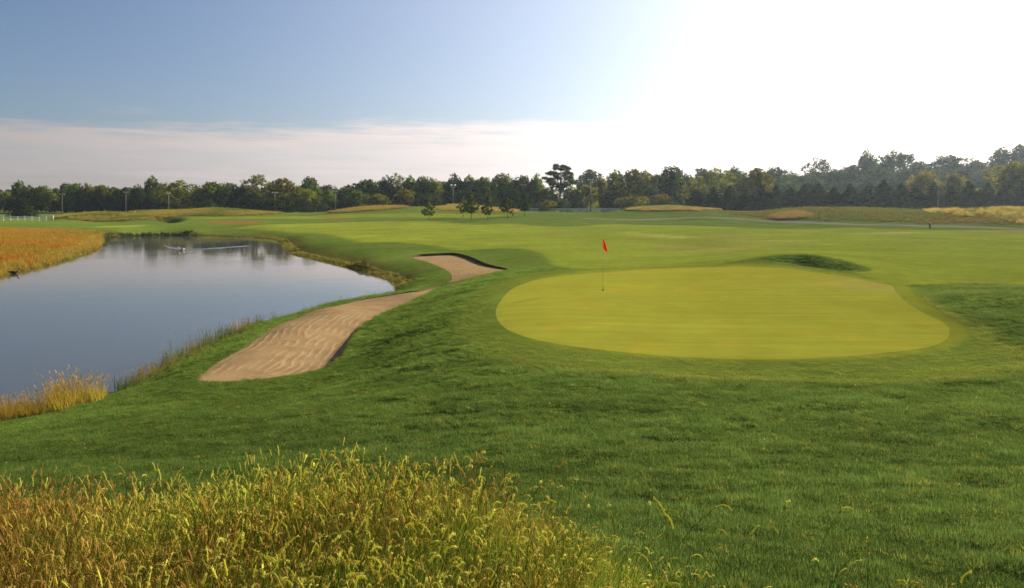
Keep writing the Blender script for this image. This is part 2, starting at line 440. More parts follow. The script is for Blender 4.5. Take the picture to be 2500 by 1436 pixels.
def turf(name, fine=90.0, fine_amp=0.5, bump=0.6, bumpscale=40.0, bdist=0.02, streak=0.0, patch=0.16, mow=0.0):
    """mown grass: zone colour from the vertices, broken up by several sizes of noise"""
    m, n = new_mat(name)
    pos = n.n('ShaderNodeNewGeometry').outputs['Position']
    col = n.n('ShaderNodeAttribute', attribute_name='zone', attribute_type='GEOMETRY').outputs['Color']
    big = n.n('ShaderNodeTexNoise', {'Vector': pos, 'Scale': 0.16, 'Detail': 4.0, 'Roughness': 0.6}).outputs['Fac']
    mid = n.n('ShaderNodeTexNoise', {'Vector': pos, 'Scale': 1.3, 'Detail': 5.0, 'Roughness': 0.65}).outputs['Fac']
    fin = n.n('ShaderNodeTexNoise', {'Vector': pos, 'Scale': fine, 'Detail': 3.0, 'Roughness': 0.7}).outputs['Fac']
    k = n.math('MULTIPLY', n.maprange(big, 0.3, 0.7, 1 - patch, 1 + patch, 'LINEAR'), n.maprange(mid, 0.3, 0.7, 1 - patch, 1 + patch, 'LINEAR'))
    k = n.math('MULTIPLY', k, n.maprange(fin, 0.3, 0.7, 1 - fine_amp, 1 + fine_amp, 'LINEAR'))
    if streak:
        mp = n.n('ShaderNodeMapping', {'Vector': pos, 'Rotation': (0, 0, 0.25), 'Scale': (0.16, 2.6, 1.0)}).outputs[0]
        st = n.n('ShaderNodeTexNoise', {'Vector': mp, 'Scale': 1.4, 'Detail': 6.0, 'Roughness': 0.72}).outputs['Fac']
        k = n.math('MULTIPLY', k, n.maprange(st, 0.3, 0.7, 1 - streak, 1 + streak, 'LINEAR'))
    if mow:
        wv = n.n('ShaderNodeTexWave', {'Vector': n.n('ShaderNodeMapping', {'Vector': pos, 'Rotation': (0, 0, 1.66)}).outputs[0], 'Scale': 0.30, 'Distortion': 0.6, 'Detail': 2.0}, bands_direction='X').outputs['Fac']
        k = n.math('MULTIPLY', k, n.maprange(wv, 0.35, 0.65, 1 - mow, 1 + mow))
    c = n.n('ShaderNodeVectorMath', {0: col, 'Scale': k}, operation='SCALE').outputs[0]
    dry = n.maprange(n.n('ShaderNodeTexNoise', {'Vector': pos, 'Scale': 0.55, 'Detail': 6.0, 'Roughness': 0.7}).outputs['Fac'], 0.5, 0.75)
    c2 = n.n('ShaderNodeVectorMath', {0: c, 1: (1.28, 1.0, 0.9)}, operation='MULTIPLY').outputs[0]
    c = n.mix(dry, c, c2)
    hb = n.math('ADD', n.n('ShaderNodeTexNoise', {'Vector': pos, 'Scale': bumpscale, 'Detail': 4.0, 'Roughness': 0.7}).outputs['Fac'],
                n.math('MULTIPLY', n.n('ShaderNodeTexNoise', {'Vector': pos, 'Scale': bumpscale * .12, 'Detail': 3.0}).outputs['Fac'], 2.0))
    bp = n.n('ShaderNodeBump', {'Height': hb, 'Strength': bump, 'Distance': bdist}).outputs[0]
    d = n.n('ShaderNodeBsdfDiffuse', {'Color': c, 'Normal': bp, 'Roughness': 0.6})
    out(n, d.outputs[0])
    return m

def mat_blade(name, trans=0.5, var=0.5, attr='tint', gloss=0.0):
    m, n = new_mat(name)
    t = n.n('ShaderNodeAttribute', attribute_name=attr, attribute_type='INSTANCER').outputs['Color']
    r = n.n('ShaderNodeAttribute', attribute_name='r', attribute_type='GEOMETRY').outputs['Fac']
    k = n.maprange(r, 0, 1, 1 - var, 1 + var, 'LINEAR')
    c = n.n('ShaderNodeVectorMath', {0: t, 'Scale': k}, operation='SCALE').outputs[0]
    a = n.n('ShaderNodeBsdfDiffuse', {'Color': c})
    b = n.n('ShaderNodeBsdfTranslucent', {'Color': c})
    s = n.n('ShaderNodeMixShader', {0: trans, 1: a.outputs[0], 2: b.outputs[0]})
    g = n.n('ShaderNodeBsdfGlossy', {'Color': (1, 1, 1, 1), 'Roughness': 0.45})
    s2 = n.n('ShaderNodeMixShader', {0: gloss, 1: s.outputs[0], 2: g.outputs[0]})
    out(n, s2.outputs[0])
    return m

def mat_leaf(name):
    m, n = new_mat(name)
    oc = n.n('ShaderNodeObjectInfo')
    r = n.n('ShaderNodeAttribute', attribute_name='r', attribute_type='GEOMETRY').outputs['Fac']
    k = n.maprange(r, 0, 1, 0.3, 1.8, 'LINEAR')
    c = n.n('ShaderNodeVectorMath', {0: oc.outputs['Color'], 'Scale': k}, operation='SCALE').outputs[0]
    a = n.n('ShaderNodeBsdfDiffuse', {'Color': c})
    tcol = n.n('ShaderNodeVectorMath', {0: c, 1: (1.5, 1.3, 0.6)}, operation='MULTIPLY').outputs[0]
    b = n.n('ShaderNodeBsdfTranslucent', {'Color': tcol})
    s = n.n('ShaderNodeMixShader', {0: 0.36, 1: a.outputs[0], 2: b.outputs[0]})
    out(n, s.outputs[0])
    return m

M_rough = turf('rough_turf', fine=70, fine_amp=0.45, bump=0.9, bumpscale=22, bdist=0.05)
M_green = turf('putting_turf', fine=160, fine_amp=0.12, bump=0.25, bumpscale=30, bdist=0.008, streak=0.11, patch=0.07, mow=0.022)
M_fair = turf('fairway_turf', fine=60, fine_amp=0.18, bump=0.35, bumpscale=14, bdist=0.02, streak=0.13)
M_blade = mat_blade('grass_blade')
M_head = mat_blade('seed_head', trans=0.55, var=0.35, attr='head')
M_leaf = mat_leaf('foliage')
M_bark = plain('bark', (0.06, 0.045, 0.035), 0.9)
M_wood = plain('weathered_wood', (0.10, 0.07, 0.045), 0.85)
M_white = plain('white_paint', (0.74, 0.74, 0.72), 0.5, noise=0.08)
M_metal = plain('galvanised_metal', (0.45, 0.45, 0.44), 0.4, 0.6)
M_dark = plain('dark_post', (0.012, 0.011, 0.010), 0.5)
M_path = plain('path_asphalt', (0.135, 0.12, 0.115), 1.0, noise=0.2, scale=3.0, spec=0.0)
M_flag = None

def flag_mat():
    m, n = new_mat('red_cloth')
    c = (0.33, 0.010, 0.012, 1)
    a = n.n('ShaderNodeBsdfDiffuse', {'Color': c})
    b = n.n('ShaderNodeBsdfTranslucent', {'Color': (0.42, 0.010, 0.010, 1)})
    s = n.n('ShaderNodeMixShader', {0: 0.5, 1: a.outputs[0], 2: b.outputs[0]})
    out(n, s.outputs[0])
    return m
M_flag = flag_mat()

def sand_mat():
    m, n = new_mat('raked_sand')
    pos = n.n('ShaderNodeNewGeometry').outputs['Position']
    sd = n.n('ShaderNodeAttribute', attribute_name='sd', attribute_type='GEOMETRY').outputs['Fac']
    wob = n.n('ShaderNodeTexNoise', {'Vector': pos, 'Scale': 0.22, 'Detail': 2.0}).outputs['Fac']
    wob2 = n.n('ShaderNodeTexNoise', {'Vector': pos, 'Scale': 3.0, 'Detail': 3.0}).outputs['Fac']
    ph = n.math('ADD', n.math('MULTIPLY', sd, 21.0), n.math('ADD', n.math('MULTIPLY', wob, 24.0), n.math('MULTIPLY', wob2, 2.6)))
    rk = n.math('POWER', n.math('ADD', n.math('MULTIPLY', n.math('SINE', ph), 0.5), 0.5), 2.2)
    patch = n.maprange(n.n('ShaderNodeTexNoise', {'Vector': pos, 'Scale': 0.8, 'Detail': 5.0}).outputs['Fac'], 0.36, 0.62)
    rk = n.math('MULTIPLY', rk, patch)
    grain = n.n('ShaderNodeTexNoise', {'Vector': pos, 'Scale': 14.0, 'Detail': 7.0, 'Roughness': 0.8}).outputs['Fac']
    hgt = n.math('ADD', n.math('MULTIPLY', rk, 1.0), n.math('MULTIPLY', grain, 1.1))
    bp = n.n('ShaderNodeBump', {'Height': hgt, 'Strength': 0.8, 'Distance': 0.013}).outputs[0]
    big = n.n('ShaderNodeTexNoise', {'Vector': pos, 'Scale': 0.9, 'Detail': 6.0, 'Roughness': 0.65}).outputs['Fac']
    c = n.mix(n.maprange(big, 0.35, 0.65), (0.168, 0.114, 0.058), (0.218, 0.152, 0.080))
    c = n.mix(n.math('MULTIPLY', rk, 0.6), c, (0.27, 0.195, 0.112))
    d = n.n('ShaderNodeBsdfDiffuse', {'Color': c, 'Normal': bp})
    out(n, d.outputs[0])
    return m
M_sand = sand_mat()

def soil_mat():
    m, n = new_mat('bunker_lip')
    pos = n.n('ShaderNodeNewGeometry').outputs['Position']
    f = n.n('ShaderNodeTexNoise', {'Vector': pos, 'Scale': 9.0, 'Detail': 5.0}).outputs['Fac']
    c = n.mix(n.maprange(f, 0.35, 0.65), (0.06, 0.05, 0.025), (0.11, 0.085, 0.045))
    out(n, n.n('ShaderNodeBsdfDiffuse', {'Color': c}).outputs[0])
    return m
M_soil = soil_mat()

def water_mat():
    m, n = new_mat('pond_water')
    pos = n.n('ShaderNodeNewGeometry').outputs['Position']
    mp = n.n('ShaderNodeMapping', {'Vector': pos, 'Rotation': (0, 0, 0.5), 'Scale': (1.0, 1.7, 1.0)}).outputs[0]
    a = n.n('ShaderNodeTexNoise', {'Vector': mp, 'Scale': 1.5, 'Detail': 3.0, 'Roughness': 0.5}).outputs['Fac']
    b = n.n('ShaderNodeTexNoise', {'Vector': mp, 'Scale': 0.35, 'Detail': 2.0}).outputs['Fac']
    calm = n.maprange(n.n('ShaderNodeTexNoise', {'Vector': pos, 'Scale': 0.045, 'Detail': 2.0}).outputs['Fac'], 0.38, 0.6)
    k = n.math('ADD', 0.18, n.math('MULTIPLY', calm, 0.8))
    hgt = n.math('ADD', n.math('MULTIPLY', n.math('MULTIPLY', a, k), 0.8), n.math('MULTIPLY', b, 0.8))
    bp = n.n('ShaderNodeBump', {'Height': hgt, 'Strength': 0.16, 'Distance': 0.045}).outputs[0]
    p = n.n('ShaderNodeBsdfPrincipled', {'Base Color': (0.050, 0.050, 0.044, 1), 'Roughness': 0.04, 'IOR': 1.33, 'Normal': bp})
    out(n, p.outputs[0])
    return m
M_water = water_mat()

# ------------------------------------------------------------------ ground sheets
ROUGH = np.array([0.074, 0.124, 0.025]); APR = np.array([0.165, 0.215, 0.036]); FRG = np.array([0.250, 0.280, 0.034])
GRN = np.array([0.330, 0.332, 0.037]); FWY = np.array([0.225, 0.270, 0.032]); NAT = np.array([0.17, 0.115, 0.025])
MED = np.array([0.32, 0.17, 0.018]); BRN = np.array([0.24, 0.12, 0.04]); SHO = np.array([0.115, 0.118, 0.024]); MIDR = np.array([0.130, 0.182, 0.030])
G = lambda A, x, y: interp_grid(A, x, y)

def ground_colour(x, y):
    n1 = fbm(x * 0.25, y * 0.25, 21, 3); n2 = fbm(x * 0.05, y * 0.05, 22, 3)
    c = ROUGH + (MIDR - ROUGH) * (sstep(y, 12, 45) * (1 - .85 * sstep(x, 8, 14) * (y < 60)))[:, None]
    def mixin(col, sd, wd, jit=0.0):
        nonlocal c
        k = sstep(-(sd + jit * n1), -wd, wd)[:, None]
        c = c * (1 - k) + col * k
    wd = np.clip(y * 0.012, 0.12, 3.0)
    bk = sstep(y, 33, 42)[:, None]
    mixin(APR * (1 - bk) + FWY * 0.9 * bk, G(sd_apron, x, y), wd * 1.5, 0.2)
    ln = (np.exp(-(G(sd_apron, x, y) / .32) ** 2) * .55 * sstep(x, -3, 3) * (y < 30))[:, None]
    c = c * (1 - ln) + np.array([0.20, 0.22, 0.04]) * ln
    mixin(FWY, G(sd_fair, x, y), wd)
    mixin(FWY * 0.95, G(sd_farw, x, y), wd)
    mixin(FWY * 1.15, G(sd_strip, x, y), wd)
    fr = sstep(x, -1.0, 5.0)[:, None]
    mixin(FRG * fr + np.array([0.175, 0.235, 0.034]) * (1 - fr), G(sd_fringe, x, y), np.full_like(y, 0.1))
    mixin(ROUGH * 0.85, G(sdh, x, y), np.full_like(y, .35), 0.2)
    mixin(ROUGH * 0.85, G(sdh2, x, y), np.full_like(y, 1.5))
    mixin(np.array([0.31, 0.32, 0.07]), G(sd_pale, x, y), 3.0, 2.0)
    mixin(BRN, G(sd_brown, x, y), 2.0, 1.0)
    mixin(NAT, G(sd_native, x, y), 3.0, 3.0)
    mixin(MED, G(sd_meadow, x, y), 1.5, 1.5)
    sp = G(sdp, x, y)
    shore_w = 0.9 + 1.8 * sstep(y, 50, 90) + 0.8 * n1
    k = (1 - sstep(sp, shore_w * .6, shore_w * 1.6))[:, None]
    c = c * (1 - k) + SHO * k
    # sun-dried patches on the fairway
    dryk = (sstep(fbm(x * 0.05, y * 0.022, 31, 4), 0.18, 0.55) * sstep(-G(sd_fair, x, y), 0, 6) * 0.55)[:, None]
    c = c * (1 - dryk) + np.array([0.27, 0.24, 0.06]) * dryk
    return c * (1 + 0.10 * n2)[:, None]

NGX, NGY = GX.ravel(), GY.ravel()
VX = np.c_[NGX, NGY, Zg.ravel()]
rows, cols = GX.shape
ii = np.arange(rows * cols).reshape(rows, cols)
q = np.stack([ii[:-1, :-1], ii[:-1, 1:], ii[1:, 1:], ii[1:, :-1]], -1).reshape(-1, 4)
TR = np.r_[q[:, [0, 1, 2]], q[:, [0, 2, 3]]]
# vertex normals of the whole sheet
fn = np.cross(VX[TR[:, 1]] - VX[TR[:, 0]], VX[TR[:, 2]] - VX[TR[:, 0]])
VN = np.zeros_like(VX)
for k in range(3):
    for ax in range(3):
        VN[:, ax] += np.bincount(TR[:, k], fn[:, ax], len(VX))
VN /= np.linalg.norm(VN, axis=1)[:, None] + 1e-12

def split(T, poly):
    """cut the triangles along a zone outline: returns inside, outside triangles and the cut edges"""
    global VX, VN
    lo, hi = poly.min(0) - 3, poly.max(0) + 3
    cen = VX[T].mean(1)
    near_ = (cen[:, 0] > lo[0] - 5) & (cen[:, 0] < hi[0] + 5) & (cen[:, 1] > lo[1] - 8) & (cen[:, 1] < hi[1] + 8)
    Tn, Tf = T[near_], T[~near_]
    used = np.unique(Tn)
    d = np.full(len(VX), 9.0)
    d[used] = sdf(poly, VX[used, 0], VX[used, 1])
    d = np.where(np.abs(d) < 1e-5, 1e-5, d)
    s = d < 0
    cnt = s[Tn].sum(1)
    ins, outs = [Tn[cnt == 3]], [Tf, Tn[cnt == 0]]
    cuts = np.zeros((0, 2), int)
    mx = Tn[(cnt == 1) | (cnt == 2)]
    if len(mx):
        cm = s[mx].sum(1)
        lone = np.where(cm == 1, np.argmax(s[mx], 1), np.argmin(s[mx], 1))
        ar = np.arange(len(mx))
        L, A, B = mx[ar, lone], mx[ar, (lone + 1) % 3], mx[ar, (lone + 2) % 3]
        e = np.r_[np.c_[L, A], np.c_[L, B]]
        es = np.sort(e, 1)
        key = es[:, 0].astype(np.int64) * (len(VX) + 1) + es[:, 1]
        uk, first, inv = np.unique(key, return_index=True, return_inverse=True)
        ue = es[first]
        t = (d[ue[:, 0]] / (d[ue[:, 0]] - d[ue[:, 1]]))[:, None]
        nv = VX[ue[:, 0]] * (1 - t) + VX[ue[:, 1]] * t
        nn = VN[ue[:, 0]] * (1 - t) + VN[ue[:, 1]] * t
        pid = inv + len(VX)
        VX = np.r_[VX, nv]; VN = np.r_[VN, nn]
        P1, P2 = pid[:len(mx)], pid[len(mx):]
        t1 = np.c_[L, P1, P2]; t2 = np.c_[P1, A, B]; t3 = np.c_[P1, B, P2]
        li = s[L]
        ins += [t1[li], t2[~li], t3[~li]]
        outs += [t1[~li], t2[li], t3[li]]
        cuts = np.c_[P1, P2]
    return np.concatenate(ins), np.concatenate(outs), cuts

def sheet(name, T, mat, colour=None, drop=None, label=None, attrs=None):
    used, inv = np.unique(T, return_inverse=True)
    V = VX[used].copy()
    if drop is not None: V[:, 2] -= drop(V[:, 0], V[:, 1])
    me = bpy.data.meshes.new(name)
    me.vertices.add(len(V)); me.vertices.foreach_set('co', V.astype(np.float32).ravel())
    Tn = inv.reshape(-1, 3)
    me.loops.add(Tn.size); me.loops.foreach_set('vertex_index', Tn.astype(np.int32).ravel())
    me.polygons.add(len(Tn)); me.polygons.foreach_set('loop_start', (np.arange(len(Tn)) * 3).astype(np.int32))
    me.update(calc_edges=True)
    me.shade_smooth()
    if drop is None:
        me.normals_split_custom_set_from_vertices(VN[used].tolist())
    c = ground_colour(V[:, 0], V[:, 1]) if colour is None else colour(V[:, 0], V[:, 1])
    set_attr(me, 'zone', 'FLOAT_COLOR', 'POINT', np.c_[c, np.ones(len(c))])
    for k, fnc in (attrs or {}).items():
        set_attr(me, k, 'FLOAT', 'POINT', fnc(V[:, 0], V[:, 1]))
    me.materials.append(mat)
    o = bpy.data.objects.new(name, me); COL.objects.link(o)
    return tag(o, label, kind='structure')

def green_colour(x, y):
    c = np.tile(GRN, (len(x), 1)) * (1 + 0.07 * fbm(x * 0.3, y * 0.3, 41, 4) + 0.05 * fbm(x * .07, y * .3, 42, 3))[:, None]
    e = G(sd_g, x, y)
    k = (sstep(e, -0.45, -0.05) * 0.12)[:, None]
    c = c * (1 - k) + np.array([0.33, 0.30, 0.05]) * k
    w_ = (np.exp(-(((x - 15.3) / 2.6) ** 2 + ((y - 34.0) / 2.2) ** 2)) * 0.55)[:, None]     # worn dry corner of the green
    return c * (1 - w_) + np.array([0.40, 0.31, 0.09]) * w_

def lip(c, n, R, lo, hi):
    n = np.array(n) / np.hypot(*n)
    def f(x, y, sd_=None):
        t = ((x - c[0]) * n[0] + (y - c[1]) * n[1]) / R
        return lo + (hi - lo) * sstep(t, -0.55, 0.75)
    return f
lip1 = lip(z_b1.mean(0), (0.97, -0.12), 3.0, 0.03, 0.20)
lip2 = lip(z_b2.mean(0), (0.75, 0.66), 9.0, 0.03, 0.25)

T_in, TR, cut1 = split(TR, z_b1)
def wall(name, cuts, lipf, parent):
    a, b = VX[cuts[:, 0]], VX[cuts[:, 1]]
    n = len(a); V = np.zeros((n, 4, 3))
    V[:, 0], V[:, 1] = a, b
    V[:, 2], V[:, 3] = b, a
    V[:, 2, 2] -= lipf(b[:, 0], b[:, 1]) + 0.03; V[:, 3, 2] -= lipf(a[:, 0], a[:, 1]) + 0.03
    o = mesh_obj(name, V.reshape(-1, 3), np.arange(n * 4).reshape(n, 4), M_soil)
    o.parent = parent
    return o
sand1 = sheet('sand_bunker', T_in, M_sand, drop=lip1, label='long raked sand bunker between the pond bank and the putting green', attrs={'sd': lambda x, y: sdf(z_b1, x, y)})
wall('bunker_lip', cut1, lip1, sand1)
T_in, TR, cut2 = split(TR, z_b2)
sand2 = sheet('sand_bunker', T_in, M_sand, drop=lip2, label='farther raked sand bunker cut into the slope by the fairway', attrs={'sd': lambda x, y: sdf(z_b2, x, y)})
wall('bunker_lip', cut2, lip2, sand2)
T_in, TR, _ = split(TR, z_green)
sheet('putting_green', T_in, M_green, green_colour, label='smooth yellow green putting green with the red flag')
T_in, TR, _ = split(TR, z_path)
sheet('cart_path', T_in, M_path, label='grey cart path winding below the rough mounds')
T_in, TR, _ = split(TR, z_fair)
sheet('fairway', T_in, M_fair, label='wide sunlit mown fairway beyond the putting green')
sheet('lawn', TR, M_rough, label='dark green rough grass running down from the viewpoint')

# pond
pe = pond_s
dv = np.roll(pe, -1, 0) - np.roll(pe, 1, 0); nn_ = np.c_[dv[:, 1], -dv[:, 0]]; nn_ /= np.linalg.norm(nn_, axis=1)[:, None]
ar_ = 0.5 * np.sum(pe[:, 0] * np.roll(pe[:, 1], -1) - np.roll(pe[:, 0], -1) * pe[:, 1])
pe = pe + nn_ * (0.5 if ar_ > 0 else -0.5)
water = mesh_obj('pond_water', np.c_[pe, np.zeros(len(pe))], [list(range(len(pe)))] if ar_ > 0 else [list(range(len(pe)))[::-1]], M_water)
tag(water, 'calm pond reflecting the pale sky', kind='structure')
# ------------------------------------------------------------------ scattered grasses (stuff)
def scatter_group():
    g = bpy.data.node_groups.new('scatter', 'GeometryNodeTree')
    g.interface.new_socket('Geometry', in_out='INPUT', socket_type='NodeSocketGeometry')
    g.interface.new_socket('Collection', in_out='INPUT', socket_type='NodeSocketCollection')
    g.interface.new_socket('Geometry', in_out='OUTPUT', socket_type='NodeSocketGeometry')
    L = g.links
    gi, go = g.nodes.new('NodeGroupInput'), g.nodes.new('NodeGroupOutput')
    ci = g.nodes.new('GeometryNodeCollectionInfo')
    ci.inputs['Separate Children'].default_value = True
    ci.inputs['Reset Children'].default_value = True
    L.new(gi.outputs['Collection'], ci.inputs['Collection'])
    ip = g.nodes.new('GeometryNodeInstanceOnPoints')
    ip.inputs['Pick Instance'].default_value = True
    L.new(gi.outputs['Geometry'], ip.inputs['Points'])
    L.new(ci.outputs[0], ip.inputs['Instance'])
    for nm, typ, sock in (('idx', 'INT', 'Instance Index'), ('rot', 'FLOAT_VECTOR', 'Rotation'), ('scl', 'FLOAT_VECTOR', 'Scale')):
        a = g.nodes.new('GeometryNodeInputNamedAttribute'); a.data_type = typ
        a.inputs['Name'].default_value = nm
        L.new(a.outputs['Attribute'], ip.inputs[sock])
    L.new(ip.outputs[0], go.inputs[0])
    return g
SCATTER = scatter_group()

def scatter(name, coll, P, rot, scl, idx, cols, label):
    n = len(P)
    me = bpy.data.meshes.new(name)
    me.vertices.add(n); me.vertices.foreach_set('co', np.asarray(P, np.float32).ravel())
    me.update()
    set_attr(me, 'idx', 'INT', 'POINT', idx); set_attr(me, 'rot', 'FLOAT_VECTOR', 'POINT', rot)
    set_attr(me, 'scl', 'FLOAT_VECTOR', 'POINT', scl)
    for k, v in cols.items():
        set_attr(me, k, 'FLOAT_COLOR', 'POINT', np.c_[v, np.ones(n)])
    o = bpy.data.objects.new(name, me); COL.objects.link(o)
    md = o.modifiers.new('scatter', 'NODES'); md.node_group = SCATTER
    for it in SCATTER.interface.items_tree:
        if it.name == 'Collection': md[it.identifier] = coll
    return tag(o, label, kind='stuff')

def blades(n, h, spread, lean, width, rs, seg=3, curl=1.0, hvar=0.4):
    """n bent, tapering blades; returns vertices, faces, per-face random value"""
    V, Fc, R = [], [], []
    for _ in range(n):
        r = spread * math.sqrt(rs.random()); a = rs.random() * 6.283
        x, y = r * math.cos(a), r * math.sin(a)
        d = a + rs.normal(0, 1.2); hh = h * (1 - hvar + 2 * hvar * rs.random()) * 1.0
        th = abs(rs.normal(0, lean)); wd = width * (0.7 + 0.6 * rs.random())
        px, py = -math.sin(d + rs.normal(0, .8)), math.cos(d)
        nrm = math.hypot(px, py) + 1e-6; px, py = px / nrm, py / nrm
        b0 = len(V); z = 0.0; cx, cy = x, y; step = hh / seg; val = rs.random()
        for k in range(seg):
            ww = wd * (1 - k / seg) * 0.5
            V += [(cx - px * ww, cy - py * ww, z), (cx + px * ww, cy + py * ww, z)]
            cx += math.cos(d) * math.sin(th) * step; cy += math.sin(d) * math.sin(th) * step; z += math.cos(th) * step
            th = min(th + curl * lean * 0.9 * rs.random() + 0.05, 2.4)
        V.append((cx, cy, z))
        for k in range(seg - 1):
            i = b0 + 2 * k; Fc.append((i, i + 1, i + 3, i + 2)); R.append(val)
        i = b0 + 2 * (seg - 1); Fc.append((i, i + 1, b0 + 2 * seg)); R.append(val)
    return V, Fc, R

def stem_head(rs, h, head_len, arch, V, Fc, R, MI, x=0.0, y=0.0, bristles=30, rad=0.0029):
    """one seed stalk: thin stem, bristly head that bends over when arch is large"""
    d = rs.random() * 6.283 if arch < 1 else rs.normal(0.4, 1.5)
    cd, sd_ = math.cos(d), math.sin(d)
    px, py = -sd_, cd
    th = abs(rs.normal(0.05, 0.10)); z = 0.0; seg = 7; step = h / seg; val = rs.random()
    pts = []
    for k in range(seg + 1):
        pts.append((x, y, z, th))
        x += cd * math.sin(th) * step; y += sd_ * math.sin(th) * step; z += math.cos(th) * step
        th += 0.04 + (0.05 + 0.10 * rs.random()) * (k / seg) * (1 if arch > 1 else .4)
    def ring(p, r, m):
        X, Y, Z, t = p; o = []
        for j in range(m):
            a = 6.283 * j / m
            e1 = (cd * math.cos(t), sd_ * math.cos(t), -math.sin(t))
            o.append((X + r * (px * math.cos(a) + e1[0] * math.sin(a)), Y + r * (py * math.cos(a) + e1[1] * math.sin(a)), Z + r * e1[2] * math.sin(a)))
        return o
    def tube(ps, rr, m, mi):
        b = len(V)
        for p, r in zip(ps, rr): V.extend(ring(p, r, m))
        for k in range(len(ps) - 1):
            for j in range(m):
                a = b + k * m + j; c = b + k * m + (j + 1) % m
                Fc.append((a, c, c + m, a + m)); R.append(val); MI.append(mi)
    tube(pts, [0.0014] * len(pts), 3, 0)
    hp = []; x, y, z, th = pts[-1]; m = 8; st = head_len / m
    for k in range(m + 1):
        hp.append((x, y, z, th))
        x += cd * math.sin(th) * st; y += sd_ * math.sin(th) * st; z += math.cos(th) * st
        th += (arch / m) * (0.75 + 0.5 * rs.random())
    prof = [0.35, .8, 1, 1, 1, .95, .85, .65, .2]
    tube(hp, [rad * q_ for q_ in prof], 5, 1)
    for _ in range(bristles):
        k = rs.integers(0, m); X, Y, Z, t = hp[k]; a = rs.random() * 6.283
        e1 = np.array([cd * math.cos(t), sd_ * math.cos(t), -math.sin(t)]); e0 = np.array([px, py, 0.0]); ax = np.array([cd * math.sin(t), sd_ * math.sin(t), math.cos(t)])
        o = e0 * math.cos(a) + e1 * math.sin(a); q0 = np.array([X, Y, Z]) + o * rad * 0.6 + ax * st * rs.random(); tip = q0 + (o * 0.8 + ax * 0.7) * (0.006 + 0.005 * rs.random())
        sde = np.cross(o, ax) * 0.0009; b = len(V)
        V.extend([tuple(q0 - sde), tuple(q0 + sde), tuple(tip)]); Fc.append((b, b + 1, b + 2)); R.append(min(1, val + .3)); MI.append(1)

def variants(name, n, fn):
    c = bpy.data.collections.new(name)
    for k in range(n):
        V, Fc, R, MI = fn(np.random.default_rng(100 + k * 7 + len(name)))
        o = mesh_obj(name, V, Fc, [M_blade, M_head], link=False)
        set_attr(o.data, 'r', 'FLOAT', 'FACE', R)
        o.data.polygons.foreach_set('material_index', np.asarray(MI, np.int32))
        c.objects.link(o)
    return c

def v_lawn(rs):
    V, Fc, R = blades(95, 0.034, 0.085, 0.38, 0.0030, rs, 3); return V, Fc, R, [0] * len(Fc)
def v_under(rs):
    V, Fc, R = blades(80, 0.34, 0.12, 0.22, 0.0028, rs, 5, 0.8); return V, Fc, R, [0] * len(Fc)
def v_fox(rs):
    V, Fc, R = blades(4, 0.30, 0.03, 0.38, 0.0042, rs, 6, 0.9); MI = [0] * len(Fc)
    for _ in range(2 if rs.random() < .6 else 1): stem_head(rs, 0.33 + 0.20 * rs.random(), 0.050 + 0.035 * rs.random(), 0.8 + 1.2 * rs.random(), V, Fc, R, MI, rs.normal(0, .03), rs.normal(0, .03))
    return V, Fc, R, MI
def v_spike(rs):
    V, Fc, R = blades(5, 0.28, 0.03, 0.35, 0.0036, rs, 5, 0.8); MI = [0] * len(Fc)
    for _ in range(3): stem_head(rs, 0.30 + 0.24 * rs.random(), 0.032 + 0.022 * rs.random(), 0.15, V, Fc, R, MI, rs.normal(0, .04), rs.normal(0, .04), 18, 0.0026)
    return V, Fc, R, MI
def v_meadow(rs):
    V, Fc, R = blades(60, 0.50, 0.38, 0.28, 0.03, rs, 3, .8); MI = [0] * len(Fc)
    V2, F2, R2 = blades(26, 0.66, 0.34, 0.16, 0.03, rs, 3, .6); b = len(V)
    V += V2; Fc += [tuple(i + b for i in f) for f in F2]; R += R2; MI += [1] * len(F2)
    return V, Fc, R, MI
def v_shore(rs):
    V, Fc, R = blades(46, 0.36, 0.16, 0.32, 0.011, rs, 4, .9); MI = [0] * len(Fc)
    for _ in range(9): stem_head(rs, 0.38 + 0.22 * rs.random(), 0.07, 0.3, V, Fc, R, MI, rs.normal(0, .09), rs.normal(0, .09), 8, 0.0065)
    return V, Fc, R, MI
K_lawn, K_under, K_fox, K_spike = variants('lawn_tuft', 6, v_lawn), variants('leaf_tuft', 6, v_under), variants('foxtail', 16, v_fox), variants('spike', 10, v_spike)
K_meadow, K_shore = variants('meadow_tuft', 6, v_meadow), variants('shore_tuft', 6, v_shore)

def rotz(n, tilt=0.12):
    return np.c_[rng.normal(0, tilt, n), rng.normal(0, tilt, n), rng.random(n) * 6.283]
def scl3(a, b=None):
    b = a if b is None else b
    return np.c_[a, a, b]
def in_poly(poly, n, pad=0.0):
    lo, hi = poly.min(0), poly.max(0); res = []; tot = 0
    while tot < n:
        p = lo + (hi - lo) * rng.random((n * 2, 2))
        p = p[sdf(poly, p[:, 0], p[:, 1]) < pad]
        res.append(p); tot += len(p)
        if len(p) == 0: break
    return np.concatenate(res)[:n]

